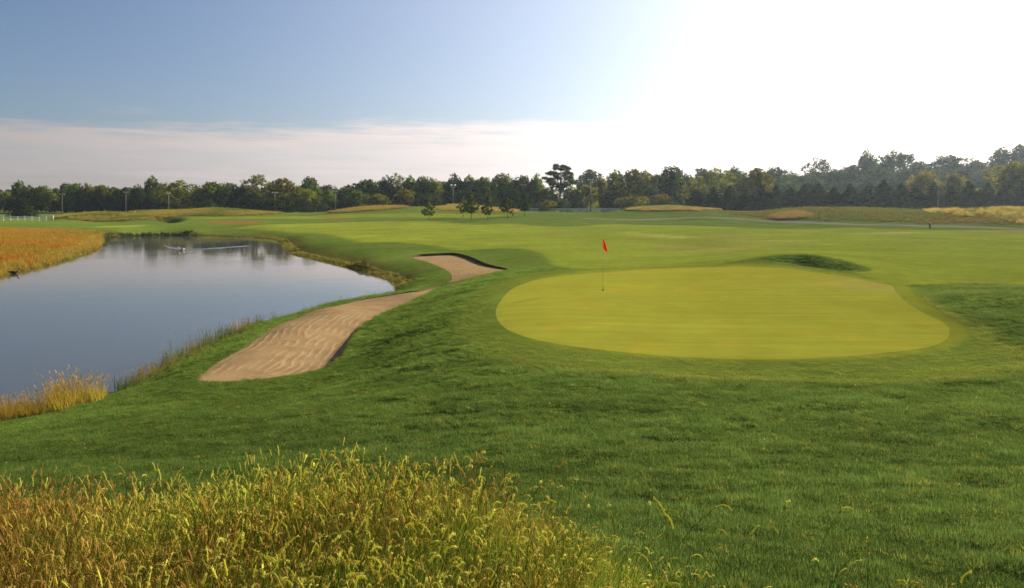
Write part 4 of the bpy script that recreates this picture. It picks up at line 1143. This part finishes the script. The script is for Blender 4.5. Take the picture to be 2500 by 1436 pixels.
GL, GM, GR, GH, GP, GY_ = ('trees of the wood behind the pond', 'trees behind the far flag and young trees', 'trees beyond the white fence and path',
                           'trees on the hazy hill', 'pines in the dark row below the hill', 'young trees on the far fairway')
T = [
 # wood behind the pond
 ('round', 8, 463, 52, 360, 'olive', 'low olive tree at the picture edge beside the tall narrow tree', GL),
 ('tall', 48, 439, 36, 350, 'mid', 'narrow tall tree rising above the white fence', GL),
 ('pine', 58, 492, 56, 290, 'dark', 'low spreading evergreen standing just behind the white fence', GL),
 ('round', 74, 450, 30, 352, 'dark', 'dark tree squeezed beside the narrow tall tree', GL),
 ('round', 104, 448, 54, 345, 'mid', 'broad flat-crowned green tree before the first wooden utility pole', GL),
 ('round', 135, 454, 32, 352, 'dark', 'low dark tree beside the wooden utility pole', GL),
 ('tall', 160, 445, 36, 345, 'dark', 'dark tree directly behind the wooden utility pole', GL),
 ('round', 184, 442, 44, 340, 'mid', 'high green crown just past the wooden utility pole', GL),
 ('round', 215, 445, 42, 342, 'olive', 'olive green crown second past the wooden utility pole', GL),
 ('round', 246, 446, 42, 340, 'olive', 'rounded olive crown third past the wooden utility pole', GL),
 ('round', 279, 451, 40, 344, 'mid', 'green tree before the dim crossarm pole', GL),
 ('round', 308, 452, 38, 342, 'dark', 'dark tree behind the dim crossarm pole', GL),
 ('tall', 336, 453, 34, 338, 'deep', 'spiky very dark tree below the tall pale-topped tree', GL),
 ('tall', 372, 428, 42, 350, 'mid', 'tallest pale-topped tree above the dark wood by the pond', GL),
 ('airy', 398, 446, 40, 336, 'olive', 'thin olive tree behind the slim lamp pole', GL),
 ('airy', 436, 437, 84, 330, 'olive', 'large olive brown tree with a thin see-through top', GL),
 ('round', 482, 449, 34, 345, 'dark', 'dark bluish tree between the olive tree and the broad green tree', GL),
 ('round', 518, 437, 76, 330, 'mid', 'broad green tree above the crest of the golden mound', GL),
 ('round', 512, 484, 36, 318, 'mid', 'small lit green tree under the broad green tree', GL),
 ('round', 560, 441, 46, 338, 'dark', 'dark tree on the shaded side of the broad green tree', GL),
 ('round', 584, 452, 36, 330, 'deep', 'very dark rounded tree before the tall two-topped tree', GL),
 ('airy', 626, 421, 76, 335, 'olive', 'tall two-topped olive tree with thin branches', GL),
 ('round', 612, 470, 56, 322, 'dark', 'dark low tree at the foot of the two-topped olive tree', GL),
 ('round', 692, 428, 70, 330, 'olive', 'domed olive tree behind the utility pole with white crossarm', GL),
 ('round', 662, 482, 60, 312, 'dark', 'dark undergrowth tree at the foot of the white crossarm pole', GL),
 ('tall', 755, 429, 56, 325, 'mid', 'tall lit green tree with a knobbly top', GL),
 ('round', 742, 457, 66, 300, 'lit', 'full round sunlit tree standing in front of the wood', GL),
 ('bush', 786, 492, 30, 290, 'dark', 'small dark shrub beside the full round sunlit tree', GL),
 ('round', 800, 445, 54, 350, 'dark', 'dim tree in the dip of the tree line', GL),
 ('round', 801, 459, 36, 305, 'mid', 'rounded green tree before the pole in the dip of the tree line', GL),
 ('round', 842, 454, 46, 350, 'dark', 'dim tree behind the pole in the dip of the tree line', GL),
 ('round', 872, 461, 44, 305, 'mid', 'lower rounded green tree at the foot of the great domed tree', GL),
 # behind the far flag
 ('round', 902, 431, 88, 325, 'mid', 'great domed green tree rising after the dip in the tree line', GM),
 ('round', 920, 470, 52, 300, 'lit', 'sunlit low tree on the slope of the straw mound', GM),
 ('tall', 945, 432, 40, 320, 'dark', 'dark tree beside the great domed tree', GM),
 ('airy', 968, 422, 50, 325, 'olive', 'highest olive crown of the wood behind the far flag', GM),
 ('round', 986, 457, 42, 300, 'olive', 'sunlit olive tree below the highest olive crown', GM),
 ('tall', 1002, 427, 40, 325, 'mid', 'leafy green crown just past the highest olive crown', GM),
 ('tall', 1032, 428, 44, 320, 'mid', 'green tree standing straight behind the far red flag', GM),
 ('round', 1058, 431, 46, 322, 'olive', 'olive tree a little past the far red flag', GM),
 ('round', 1046, 470, 46, 300, 'dark', 'dark low tree behind the bent young tree', GM),
 ('round', 1085, 438, 42, 330, 'dark', 'dim lower tree before the double lamp pole', GM),
 ('tall', 1112, 428, 56, 318, 'deep', 'blackish green tree behind the double lamp pole', GM),
 ('tall', 1145, 426, 44, 318, 'mid', 'feathery green tree behind the pair of young trees', GM),
 ('round', 1180, 426, 52, 318, 'mid', 'green tree with sunlit top behind the gap of the young trees', GM),
 ('round', 1140, 462, 60, 300, 'deep', 'very dark tree low behind the pair of young trees', GM),
 ('tall', 1226, 421, 58, 315, 'mid', 'tall bright green tree with visible stems behind the young trees', GM),
 ('round', 1278, 420, 52, 315, 'dark', 'dark pointed tree before the white fence begins', GM),
 ('round', 1250, 458, 50, 300, 'deep', 'very dark tree low beneath the dark pointed tree', GM),
 ('tall', 1308, 428, 46, 312, 'mid', 'sunlit green tree beside the great flat-topped tree', GM),
 # beyond the white fence
 ('umbrella', 1368, 396, 88, 305, 'dark', 'great flat-topped spreading tree above the white fence', GR),
 ('round', 1342, 452, 44, 312, 'mid', 'green tree filling under one side of the flat-topped tree', GR),
 ('round', 1398, 452, 46, 308, 'lit', 'yellow green tree lit beside the stem of the flat-topped tree', GR),
 ('bush', 1334, 484, 42, 290, 'olive', 'olive shrub behind the start of the white fence', GR),
 ('bush', 1372, 480, 44, 298, 'dark', 'dark shrub at the foot of the flat-topped tree', GR),
 ('round', 1442, 406, 66, 430, 'haze', 'hazy crown far behind the tall T-shaped lamp pole', GR),
 ('round', 1432, 446, 50, 310, 'lit', 'sunlit yellow green tree right behind the T-shaped lamp pole', GR),
 ('round', 1470, 430, 40, 330, 'olive', 'olive tree just past the T-shaped lamp pole', GR),
 ('tall', 1504, 413, 48, 310, 'mid', 'knobbly green tree on the near side of the tall golden green tree', GR),
 ('round', 1488, 470, 40, 305, 'dark', 'dark tree low behind the end of the white fence', GR),
 ('round', 1552, 404, 84, 305, 'lit', 'tall golden green tree glowing at its sunward edge', GR),
 ('bush', 1545, 472, 64, 280, 'olive', 'dense olive shrub at the foot of the golden green tree', GR),
 ('round', 1606, 418, 50, 430, 'haze', 'hazy bluish tree between the golden green and the solitary dark tree', GR),
 ('tall', 1642, 403, 72, 310, 'dark', 'solitary dark tall tree with a ragged crown', GR),
 ('bush', 1618, 468, 40, 290, 'olive', 'dusty olive shrub before the solitary dark tree', GR),
 ('airy', 1692, 432, 56, 305, 'yellow', 'thin yellowing tree next to the solitary dark tree', GR),
 ('round', 1715, 404, 60, 460, 'haze', 'hazy round tree far behind the yellow trees', GR),
 ('airy', 1752, 405, 84, 305, 'yellow', 'large yellow green tree in front of the hazy hill', GR),
 ('round', 1796, 402, 46, 440, 'haze', 'dim bluish tree between the yellow and the orange-edged trees', GR),
 ('round', 1846, 402, 78, 310, 'olive', 'orange-edged olive tree at the end of the yellow trees', GR),
 ('round', 1868, 440, 42, 300, 'orange', 'low orange leaved tree beside the dark pine row', GR),
 # hill
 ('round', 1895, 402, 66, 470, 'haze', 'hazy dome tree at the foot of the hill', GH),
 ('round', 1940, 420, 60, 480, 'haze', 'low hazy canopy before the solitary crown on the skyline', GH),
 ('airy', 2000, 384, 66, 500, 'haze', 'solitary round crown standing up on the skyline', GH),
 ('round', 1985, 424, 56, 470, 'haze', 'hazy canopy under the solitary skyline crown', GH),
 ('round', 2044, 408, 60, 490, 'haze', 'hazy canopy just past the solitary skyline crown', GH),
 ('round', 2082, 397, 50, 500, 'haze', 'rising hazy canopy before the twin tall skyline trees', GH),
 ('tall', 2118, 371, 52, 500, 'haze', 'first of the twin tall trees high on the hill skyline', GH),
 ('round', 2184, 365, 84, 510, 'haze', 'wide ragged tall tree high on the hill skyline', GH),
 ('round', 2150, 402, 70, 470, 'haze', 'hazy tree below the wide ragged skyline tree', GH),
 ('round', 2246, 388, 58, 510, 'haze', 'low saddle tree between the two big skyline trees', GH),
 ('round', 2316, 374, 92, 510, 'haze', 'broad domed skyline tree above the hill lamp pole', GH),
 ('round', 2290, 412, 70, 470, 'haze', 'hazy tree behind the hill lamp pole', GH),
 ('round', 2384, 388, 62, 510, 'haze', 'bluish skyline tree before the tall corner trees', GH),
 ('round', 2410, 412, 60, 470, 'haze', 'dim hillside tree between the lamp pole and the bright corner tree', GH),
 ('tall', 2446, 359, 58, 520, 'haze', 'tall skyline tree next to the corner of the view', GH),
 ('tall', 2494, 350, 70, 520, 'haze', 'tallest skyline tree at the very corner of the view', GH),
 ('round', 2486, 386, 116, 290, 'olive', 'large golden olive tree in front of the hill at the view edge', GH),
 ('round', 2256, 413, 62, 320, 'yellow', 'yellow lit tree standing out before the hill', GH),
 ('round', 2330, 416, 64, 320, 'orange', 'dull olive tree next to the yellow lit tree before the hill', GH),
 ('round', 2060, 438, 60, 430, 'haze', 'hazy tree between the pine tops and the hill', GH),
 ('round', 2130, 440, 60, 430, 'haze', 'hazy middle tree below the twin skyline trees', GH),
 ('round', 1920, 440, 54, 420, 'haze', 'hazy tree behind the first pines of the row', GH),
]
PTXT = ['narrow', 'broad', 'ragged', 'pointed', 'drooping', 'leaning', 'short', 'dense', 'tall', 'thin', 'wide', 'dark']
PROW = [(1700, 462, 48), (1742, 455, 46), (1782, 452, 44), (1822, 462, 46), (1858, 452, 46), (1895, 448, 50), (1930, 456, 46), (1962, 452, 48), (1998, 446, 54), (2036, 455, 48), (2076, 447, 56), (2118, 452, 50),
        (2158, 438, 62), (2200, 446, 52), (2238, 452, 50), (2280, 444, 54), (2324, 452, 50), (2366, 440, 60), (2412, 446, 52), (2452, 450, 50), (2492, 446, 56), (2536, 440, 60)]
PLAB = ['short dark pine below the thin yellowing tree', 'dark pine under the large yellow green tree, nearer the dark tree', 'second dark pine under the large yellow green tree',
        'low pine below the gap between yellow and orange-edged trees', 'pine in front of the orange-edged olive tree', 'pine just past the orange-edged olive tree', 'blunt pine before the solitary skyline crown, first of three',
        'middle pine of three before the solitary skyline crown', 'pine straight below the solitary skyline crown', 'short pine just past the one below the solitary skyline crown', 'wide pine before the twin tall skyline trees',
        'pine straight below the first twin skyline tree', 'tallest broad pine below the wide ragged skyline tree', 'dark pine next to the tallest broad pine', 'pine in front of the yellow lit tree', 'pine below the hill lamp pole',
        'pine under the dull olive tree', 'tall broad pine behind the black path post', 'pine between the tall broad pine and the corner tree', 'pine on the inner side of the large golden olive tree',
        'pine under the large golden olive tree at the view edge', 'last pine of the row cut by the view edge']
for k, (row, lab) in enumerate(zip(PROW, PLAB)):
    T.append(('pine', row[0], row[1], row[2] * 1.25, 262 + (k * 37 % 17), 'pine', lab, GP))
T += [
 ('young', 1047, 493, 34, 196, 'mid', 'young tree alone on the bright fairway strip', GY_),
 ('young', 1131, 483, 34, 206, 'mid', 'rear one of the paired young trees', GY_),
 ('young', 1151, 476, 40, 197, 'mid', 'fuller front one of the paired young trees', GY_),
 ('young', 1191, 478, 30, 186, 'dark', 'dark young tree nearest the viewer', GY_),
 ('young', 1239, 478, 36, 200, 'dark', 'slim young tree by the small marker post', GY_),
 ('young', 1281, 470, 36, 212, 'dark', 'conical young tree by the start of the white fence', GY_),
]
for t_ in T:
    tree(*t_)

M_wood_leaf = mat_blade('wood_foliage', trans=0.4, var=0.45, gloss=0.0)
# dark wood filling in behind the single trees: one uncountable mass
def wood(name, rows, label):
    c = bpy.data.collections.new(name)
    for k in range(4):
        me = MESH['round'][k][0].copy(); me.materials[0] = M_wood_leaf; o = bpy.data.objects.new('wood_crown', me); c.objects.link(o)
    P, Sx = [], []
    for (u0, u1, Y, step, v0, v1, wpx) in rows:
        for u in np.arange(u0, u1, step):
            uu = u + rng.normal(0, step * .3); yy = Y + rng.normal(0, 8)
            x_ = (uu - CU) / F * yy; z_ = float(H(np.array([x_]), np.array([yy]))[0])
            vt = v0 + (v1 - v0) * (u - u0) / max(u1 - u0, 1) + rng.normal(0, 4)
            P.append((x_, yy, z_)); h_ = max(EYE + (HV - vt) / F * yy - z_, 3); w_ = wpx / F * yy * rng.uniform(.8, 1.2); Sx.append((w_, w_, h_))
    n = len(P)
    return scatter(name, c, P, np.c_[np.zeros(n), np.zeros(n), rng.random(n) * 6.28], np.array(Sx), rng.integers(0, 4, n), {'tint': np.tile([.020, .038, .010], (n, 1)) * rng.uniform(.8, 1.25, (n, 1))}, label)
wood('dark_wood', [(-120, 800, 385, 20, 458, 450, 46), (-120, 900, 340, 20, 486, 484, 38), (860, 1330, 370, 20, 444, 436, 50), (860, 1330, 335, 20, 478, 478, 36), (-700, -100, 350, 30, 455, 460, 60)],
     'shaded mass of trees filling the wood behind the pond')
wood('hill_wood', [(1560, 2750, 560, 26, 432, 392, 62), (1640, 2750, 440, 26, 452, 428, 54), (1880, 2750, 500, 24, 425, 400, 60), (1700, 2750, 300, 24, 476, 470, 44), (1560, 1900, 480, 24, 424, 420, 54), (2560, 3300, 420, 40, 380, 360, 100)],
     'hazy mass of trees covering the far hill')
# ------------------------------------------------------------------ built things
def zat(x, y): return float(H(np.array([x]), np.array([y]))[0])
def at(u, Y):
    x = (u - CU) / F * Y
    return x, Y, zat(x, Y)
def hit(u, v):
    p = raycast([(u, v)], Zg)[0]
    return p[0], p[1], zat(p[0], p[1])

def tube_mb(V, Fc, p0, p1, r0, r1, m=8, cap=True):
    p0, p1 = np.array(p0, float), np.array(p1, float); ax = p1 - p0; ax /= np.linalg.norm(ax) + 1e-9
    u = np.cross(ax, (0.31, 0.9, 0.17)); u /= np.linalg.norm(u); v = np.cross(ax, u); b = len(V)
    for p, r in ((p0, r0), (p1, r1)):
        for j in range(m):
            a = 2 * math.pi * j / m; V.append(tuple(p + r * (u * math.cos(a) + v * math.sin(a))))
    for j in range(m): Fc.append((b + j, b + (j + 1) % m, b + m + (j + 1) % m, b + m + j))
    if cap: Fc.append(tuple(b + m + j for j in range(m))); Fc.append(tuple(b + j for j in reversed(range(m))))
def box_mb(V, Fc, c, s, rz=0.0):
    b = len(V); cz, sz = math.cos(rz), math.sin(rz)
    for dx, dy, dz in ((-1, -1, -1), (1, -1, -1), (1, 1, -1), (-1, 1, -1), (-1, -1, 1), (1, -1, 1), (1, 1, 1), (-1, 1, 1)):
        x, y = dx * s[0] / 2, dy * s[1] / 2
        V.append((c[0] + x * cz - y * sz, c[1] + x * sz + y * cz, c[2] + dz * s[2] / 2))
    for f in ((3, 2, 1, 0), (4, 5, 6, 7), (0, 1, 5, 4), (1, 2, 6, 5), (2, 3, 7, 6), (3, 0, 4, 7)): Fc.append(tuple(b + i for i in f))
def part(name, mat, parent, fn, smooth=False):
    V, Fc = [], []
    fn(V, Fc)
    return mesh_obj(name, V, Fc, mat, parent, smooth)

# flagstick on the green
M_cup = plain('cup_white', (0.55, 0.55, 0.52), 0.5)
M_stick = plain('flagstick_paint', (0.20, 0.21, 0.13), 0.55, noise=0.1)
def flagstick(loc, h, label, stick_mat, fw, fl, striped=True):
    e = empty('golf_flag', loc)
    part('stick', stick_mat, e, lambda V, Fc: tube_mb(V, Fc, (0, 0, -0.1), (0, 0, h), 0.008, 0.006, 8), True)
    part('ferrule', M_dark, e, lambda V, Fc: tube_mb(V, Fc, (0, 0, 0.0), (0, 0, 0.14), 0.016, 0.013, 8), True)
    # limp cloth: pleated fall from the hoist, lowest at the fly corner
    V, Fc = [], []
    nu, nv = 10, 12
    for i in range(nu + 1):
        s = i / nu
        for j in range(nv + 1):
            t = j / nv
            xx = 0.01 + fw * s * (0.18 + 0.82 * t)
            yy = 0.045 * math.sin(s * 8.5 + 0.6) * (0.35 + t) * (1 if s > 0 else 0)
            zz = h - 0.01 - fl * t - 0.05 * s - 0.11 * s * t
            V.append((xx, yy, zz))
    for i in range(nu):
        for j in range(nv):
            a = i * (nv + 1) + j; Fc.append((a, a + nv + 1, a + nv + 2, a + 1))
    mesh_obj('flag', V, Fc, M_flag, e, True)
    V, Fc = [], []
    for j in range(24):
        a = 2 * math.pi * j / 24; V += [(0.054 * math.cos(a), 0.054 * math.sin(a), 0.006), (0.060 * math.cos(a), 0.060 * math.sin(a), 0.006), (0.054 * math.cos(a), 0.054 * math.sin(a), -0.1)]
    for j in range(24):
        k = (j + 1) % 24; Fc += [(3 * j, 3 * j + 1, 3 * k + 1, 3 * k), (3 * j, 3 * k, 3 * k + 2, 3 * j + 2)]
    mesh_obj('cup', V, Fc, M_dark, e)
    return tag(e, label, 'flag')
hx = hit(1472, 710)
flagstick(hx, (710 - 581) / F * hx[1], 'red flag hanging limp on its thin stick on the putting green', M_stick, 0.20, 0.42)
fx = at(1021, 286)
flagstick(fx, EYE + (HV - 501.5) / F * 286 - fx[2], 'distant red flag on the straw mound before the wood', M_stick, 1.1, .95)

# white rail fences
def fence(u0, u1, Y0, Y1, h, rails, bay, label, vbase=None):
    a, b = np.array(at(u0, Y0)), np.array(at(u1, Y1))
    n = max(2, int(round(np.linalg.norm((b - a)[:2]) / bay)))
    e = empty('white_fence', tuple(a))
    pts = [a + (b - a) * k / n for k in range(n + 1)]
    for p_ in pts: p_[2] = zat(p_[0], p_[1])
    if vbase is not None:
        for p_ in pts: p_[2] = max(p_[2], EYE + (HV - vbase) / F * p_[1])
    rel = [p_ - a for p_ in pts]
    pm = None
    for r_ in rel:
        if pm is None:
            o = part('post', M_white, e, lambda V, Fc: (box_mb(V, Fc, (0, 0, h / 2 - .3), (.11, .11, h + .6)), box_mb(V, Fc, (0, 0, h + .03), (.15, .15, .06)))); pm = o
        else:
            o = bpy.data.objects.new('post', pm.data); COL.objects.link(o); o.parent = e
        o.location = tuple(r_)
    for k in range(n):
        p0, p1 = rel[k], rel[k + 1]
        for f in rails:
            def rail(V, Fc):
                d = p1 - p0; L = np.linalg.norm(d); dn = np.array([-d[1], d[0], 0]) / L
                for q_ in (p0, p1):
                    for s_, z_ in ((-1, -1), (1, -1), (1, 1), (-1, 1)):
                        V.append(tuple(q_ + dn * s_ * .022 + np.array([0, 0, h * f + z_ * .10])))
                Fc.extend([(0, 1, 5, 4), (1, 2, 6, 5), (2, 3, 7, 6), (3, 0, 4, 7), (3, 2, 1, 0), (4, 5, 6, 7)])
            part('rail', M_white, e, rail)
    return tag(e, label, 'fence')
fence(-60, 130, 262, 260, 1.3, (.35, .64, .93), 2.35, 'white board fence beyond the lawn below the dark wood')
fence(1285, 1512, 294, 286, 1.3, (.35, .64, .93), 2.35, 'long white rail fence below the great flat-topped tree', 517.5)

# utility and lamp poles
def pole(u, vtop, Y, arm, mat, label, kind='arm', name='utility_pole'):
    x, y, z = at(u, Y); h = EYE + (HV - vtop) / F * Y - z
    e = empty(name, (x, y, z), 0.1)
    part('pole', mat, e, lambda V, Fc: tube_mb(V, Fc, (0, 0, -.3), (0, 0, h), .15, .10, 10), True)
    if kind == 'arm':
        part('crossarm', M_white if mat is not M_wood else M_wood2, e, lambda V, Fc: box_mb(V, Fc, (0, 0, h - .45), (arm, .16, .22)))
        for k in (-.46, -.2, .2, .46):
            part('insulator', M_metal, e, lambda V, Fc: tube_mb(V, Fc, (k * arm, 0, h - .34), (k * arm, 0, h - .1), .06, .045, 6))
    elif kind == 'tee':
        part('lamp_arm', M_metal, e, lambda V, Fc: box_mb(V, Fc, (0, 0, h - .1), (arm, .12, .12)))
        for k in (-.5, .5):
            part('lamp_head', M_white, e, lambda V, Fc: (box_mb(V, Fc, (k * arm, 0, h - .12), (.75, .4, .26)), box_mb(V, Fc, (k * arm, 0, h + .04), (.5, .3, .08))))
    else:
        part('bracket', M_metal, e, lambda V, Fc: (box_mb(V, Fc, (0, 0, h - .6), (arm, .1, .1)), box_mb(V, Fc, (-arm / 2, 0, h - .3), (.1, .1, .6)), box_mb(V, Fc, (arm / 2, 0, h - .3), (.1, .1, .6))))
        for k in (-.5, .5):
            part('lamp_head', M_white, e, lambda V, Fc: (tube_mb(V, Fc, (k * arm, -.1, h + .0), (k * arm, -.1, h + .42), .34, .42, 10), tube_mb(V, Fc, (k * arm, -.1, h + .42), (k * arm, -.1, h + .55), .42, .15, 10)), True)
    return tag(e, label, 'utility pole' if name == 'utility_pole' else 'lamp post', 'poles before the woods')
M_wood2 = plain('pale_crossarm', (0.30, 0.25, 0.20), 0.8)
M_grey = plain('grey_pole', (0.12, 0.11, 0.095), 0.7)
pole(151.5, 472, 285, 1.75, M_wood, 'brown wooden utility pole with a pale crossarm by the white fence')
pole(307, 467, 300, 1.9, M_wood, 'dim wooden pole with crossarm deep against the dark wood')
pole(411.5, 469, 295, 1.3, M_grey, 'slim grey pole before the large olive brown tree')
pole(671, 467.5, 292, 2.2, M_grey, 'grey utility pole with white crossarm before the domed olive tree')
pole(818, 465.5, 292, 1.7, M_wood, 'utility pole in the dip of the tree line', 'arm')
pole(1106, 454, 292, 1.3, M_grey, 'pole with two bright lamp heads before the blackish tree', 'twin', 'lamp_pole')
pole(1277, 449, 296, 2.6, M_wood, 'faint crossarm pole before the dark pointed tree', 'arm')
pole(1442, 438, 288, 1.6, M_grey, 'tall T-shaped lamp pole behind the white fence', 'tee', 'lamp_pole')
pole(2290, 407, 258, 1.1, M_grey, 'lamp pole with two heads rising from the pines before the hill', 'twin', 'lamp_pole')

# posts
def post(u, v, hpx, w_, label, mat=None, cap=True):
    x, y, z = hit(u, v); h = hpx / F * y
    e = empty('marker_post', (x, y, z), .2)
    part('shaft', mat or M_dark, e, lambda V, Fc: (box_mb(V, Fc, (0, 0, h / 2 - .1), (w_, w_, h + .2)), box_mb(V, Fc, (0, 0, .03), (w_ * 1.25, w_ * 1.25, .06))))
    part('cap', mat or M_dark, e, lambda V, Fc: (box_mb(V, Fc, (0, 0, h + .025), (w_ * 1.15, w_ * 1.15, .05)), tube_mb(V, Fc, (0, 0, h + .05), (0, 0, h + .12), w_ * .55, w_ * .1, 4)))
    return tag(e, label, 'post')
post(2270, 557.5, 12.5, .22, 'black post standing beside the cart path')
post(1251.5, 527.5, 6, .22, 'tiny dark marker post beside the slim young tree')
post(300, 523.5, 4, .14, 'first small pale stake on the mound below the dark wood', M_white)
post(330, 520.5, 4.5, .14, 'second small pale stake, higher on the mound below the dark wood', M_white)

# water birds and the wake
M_down = plain('pale_plumage', (0.62, 0.60, 0.56), 0.7)
M_brown = plain('dark_plumage', (0.035, 0.028, 0.022), 0.6)
M_beak = plain('beak', (0.30, 0.20, 0.03), 0.5)
def bird(loc, rz, s, mat, name, label):
    e = empty(name, loc, rz)
    me = bpy.data.meshes.new('body')
    pts = [((-.24, 0, .12), .03), ((-.17, 0, .09), .07), ((0, 0, .07), .115), ((.13, 0, .08), .085), ((.20, 0, .15), .045), ((.225, 0, .24), .036), ((.25, 0, .29), .050), ((.29, 0, .285), .030)]
    me.from_pydata([tuple(c * s for c in q_[0]) for q_ in pts], [(i, i + 1) for i in range(len(pts) - 1)], [])
    o = bpy.data.objects.new('body', me); COL.objects.link(o); o.parent = e
    o.modifiers.new('skin', 'SKIN'); o.modifiers.new('sub', 'SUBSURF').levels = 1
    o.modifiers['sub'].render_levels = 1
    for i, q_ in enumerate(pts): me.skin_vertices[0].data[i].radius = (q_[1] * s, q_[1] * s * .8)
    me.skin_vertices[0].data[2].use_root = True
    me.materials.append(mat)
    part('beak', M_beak, e, lambda V, Fc: tube_mb(V, Fc, (.31 * s, 0, .28 * s), (.38 * s, 0, .265 * s), .018 * s, .008 * s, 6))
    for sd_ in (-1, 1):
        part('wing', mat, e, lambda V, Fc: tube_mb(V, Fc, (.08 * s, sd_ * .085 * s, .11 * s), (-.24 * s, sd_ * .04 * s, .15 * s), .055 * s, .012 * s, 8), True)
    return tag(e, label, 'bird')
def onwater(u, v):
    Y = EYE * F / (v - HV); return ((u - CU) / F * Y, Y, 0.0)
b1 = onwater(444, 612)
bird(b1, math.radians(200), 1.5, M_down, 'swimming_bird', 'pale bird swimming at the point of the wake')
bird(onwater(34, 668.5), math.radians(20), 1.5, M_brown, 'duck', 'dark duck floating close to the meadow bank')

def wake():
    V, Fc = [], []
    head = np.array(b1[:2]) + np.array([.35, .1])
    ends = [np.array(onwater(606, 600)[:2]), np.array(onwater(545, 606)[:2]), np.array(onwater(398, 598.5)[:2]), np.array(onwater(425, 602)[:2])]
    for en, wd, amp in zip(ends, (2.6, 1.2, 2.2, 1.4), (.05, .035, .045, .035)):
        d = en - head; L = np.linalg.norm(d); d /= L; nn2 = np.array([-d[1], d[0]])
        nu, nv = 60, 16; b = len(V)
        for i in range(nu + 1):
            t = i / nu
            ww = wd * (0.12 + .88 * t)
            for j in range(nv + 1):
                q_ = j / nv - .5
                p_ = head + d * L * t + nn2 * (q_ * ww + .25 * math.sin(t * 5))
                env = math.cos(math.pi * q_) ** 2 * math.sin(math.pi * min(1, .12 + .88 * t)) ** .5
                V.append((p_[0], p_[1], .004 + amp * env * (.5 + .5 * math.sin(q_ * 14 + vnoise(np.array(t * 9), np.array(q_ * 2), 5) * 1.5))))
        for i in range(nu):
            for j in range(nv):
                a = b + i * (nv + 1) + j; Fc.append((a, a + nv + 1, a + nv + 2, a + 1))
    o = mesh_obj('water_wake', V, Fc, M_water, None, True)
    tag(o, 'bright V-shaped wake trailing behind the pale bird', kind='stuff')
wake()

# rush clumps along the near shore
def rush_clump(u, v, wpx, hpx, tintc, label, thin=False, seed=1):
    x, y, z = onwater(u, v); z = zat(x, y)
    s = wpx / F * y; h = hpx / F * y
    rs = np.random.default_rng(seed)
    e = empty('rush_clump', (x, y, max(z, -.05)))
    V, Fc, R = blades(70 if not thin else 26, h * .8, s * .42, .30 if not thin else .12, .02 if not thin else .014, rs, 4, .7 if not thin else .3)
    m_ = M_rush[tintc]
    o = mesh_obj('leaves', V, Fc, m_, e); set_attr(o.data, 'r', 'FLOAT', 'FACE', R)
    V, Fc, R, MI = [], [], [], []
    for _ in range(6):
        stem_head(rs, h * (.75 + .2 * rs.random()), h * .12, .25, V, Fc, R, MI, rs.normal(0, s * .2), rs.normal(0, s * .2), 6, .007)
    o = mesh_obj('seed_stalks', V, Fc, [M_rush[tintc], M_rush['straw']], e); set_attr(o.data, 'r', 'FLOAT', 'FACE', R)
    o.data.polygons.foreach_set('material_index', np.asarray(MI, np.int32))
    return tag(e, label, 'plant', 'rush clumps along the near pond edge')
def mat_fixed(name, c):
    m, n = new_mat(name)
    r = n.n('ShaderNodeAttribute', attribute_name='r', attribute_type='GEOMETRY').outputs['Fac']
    k = n.maprange(r, 0, 1, .55, 1.45, 'LINEAR')
    cc = n.n('ShaderNodeVectorMath', {0: c, 'Scale': k}, operation='SCALE').outputs[0]
    a = n.n('ShaderNodeBsdfDiffuse', {'Color': cc}); b = n.n('ShaderNodeBsdfTranslucent', {'Color': cc})
    out(n, n.n('ShaderNodeMixShader', {0: .45, 1: a.outputs[0], 2: b.outputs[0]}).outputs[0])
    return m
M_rush = {'dark': mat_fixed('rush_dark', (.055, .085, .022)), 'green': mat_fixed('rush_green', (.10, .15, .03)), 'straw': mat_fixed('rush_straw', (.34, .24, .08))}
for k, a in enumerate([(305, 962, 60, 42, 'dark', 'dark bushy rush clump next to the golden bank grass'), (362, 916, 56, 34, 'straw', 'straw coloured rush clump between bushy clump and bank top'),
                       (425, 884, 64, 50, 'green', 'green rush clump halfway along the near bank'), (478, 856, 60, 48, 'green', 'tall spiky rush clump with the longest thin leaves', True),
                       (508, 842, 50, 46, 'green', 'full green rush clump beside the tall spiky one'), (545, 824, 46, 40, 'dark', 'dark leafy rush clump above the bunker tip'),
                       (588, 806, 60, 34, 'straw', 'brownish rush clump farthest along the near bank'), (668, 783, 36, 20, 'green', 'small sparse rush tuft beside the long bunker', True)]):
    rush_clump(*a, seed=200 + k) if len(a) == 6 else rush_clump(*a[:6], thin=True, seed=200 + k)

# ------------------------------------------------------------------ air
def haze():
    lo, hi = (-620, -14, -2.2), (760, 640, 70)
    V, Fc = [], []
    box_mb(V, Fc, [(a + b) / 2 for a, b in zip(lo, hi)], [b - a for a, b in zip(lo, hi)])
    m = bpy.data.materials.new('haze'); m.use_nodes = True; m.node_tree.nodes.clear(); n = NT(m.node_tree)
    vol = n.n('ShaderNodeVolumePrincipled', {'Color': (0.66, 0.83, 1.0, 1), 'Density': 0.00008, 'Anisotropy': 0.45})
    n.n('ShaderNodeOutputMaterial', {'Volume': vol.outputs[0]})
    o = mesh_obj('haze', V, Fc, m)
    tag(o, 'thin bluish morning haze over the course', kind='stuff')
haze()
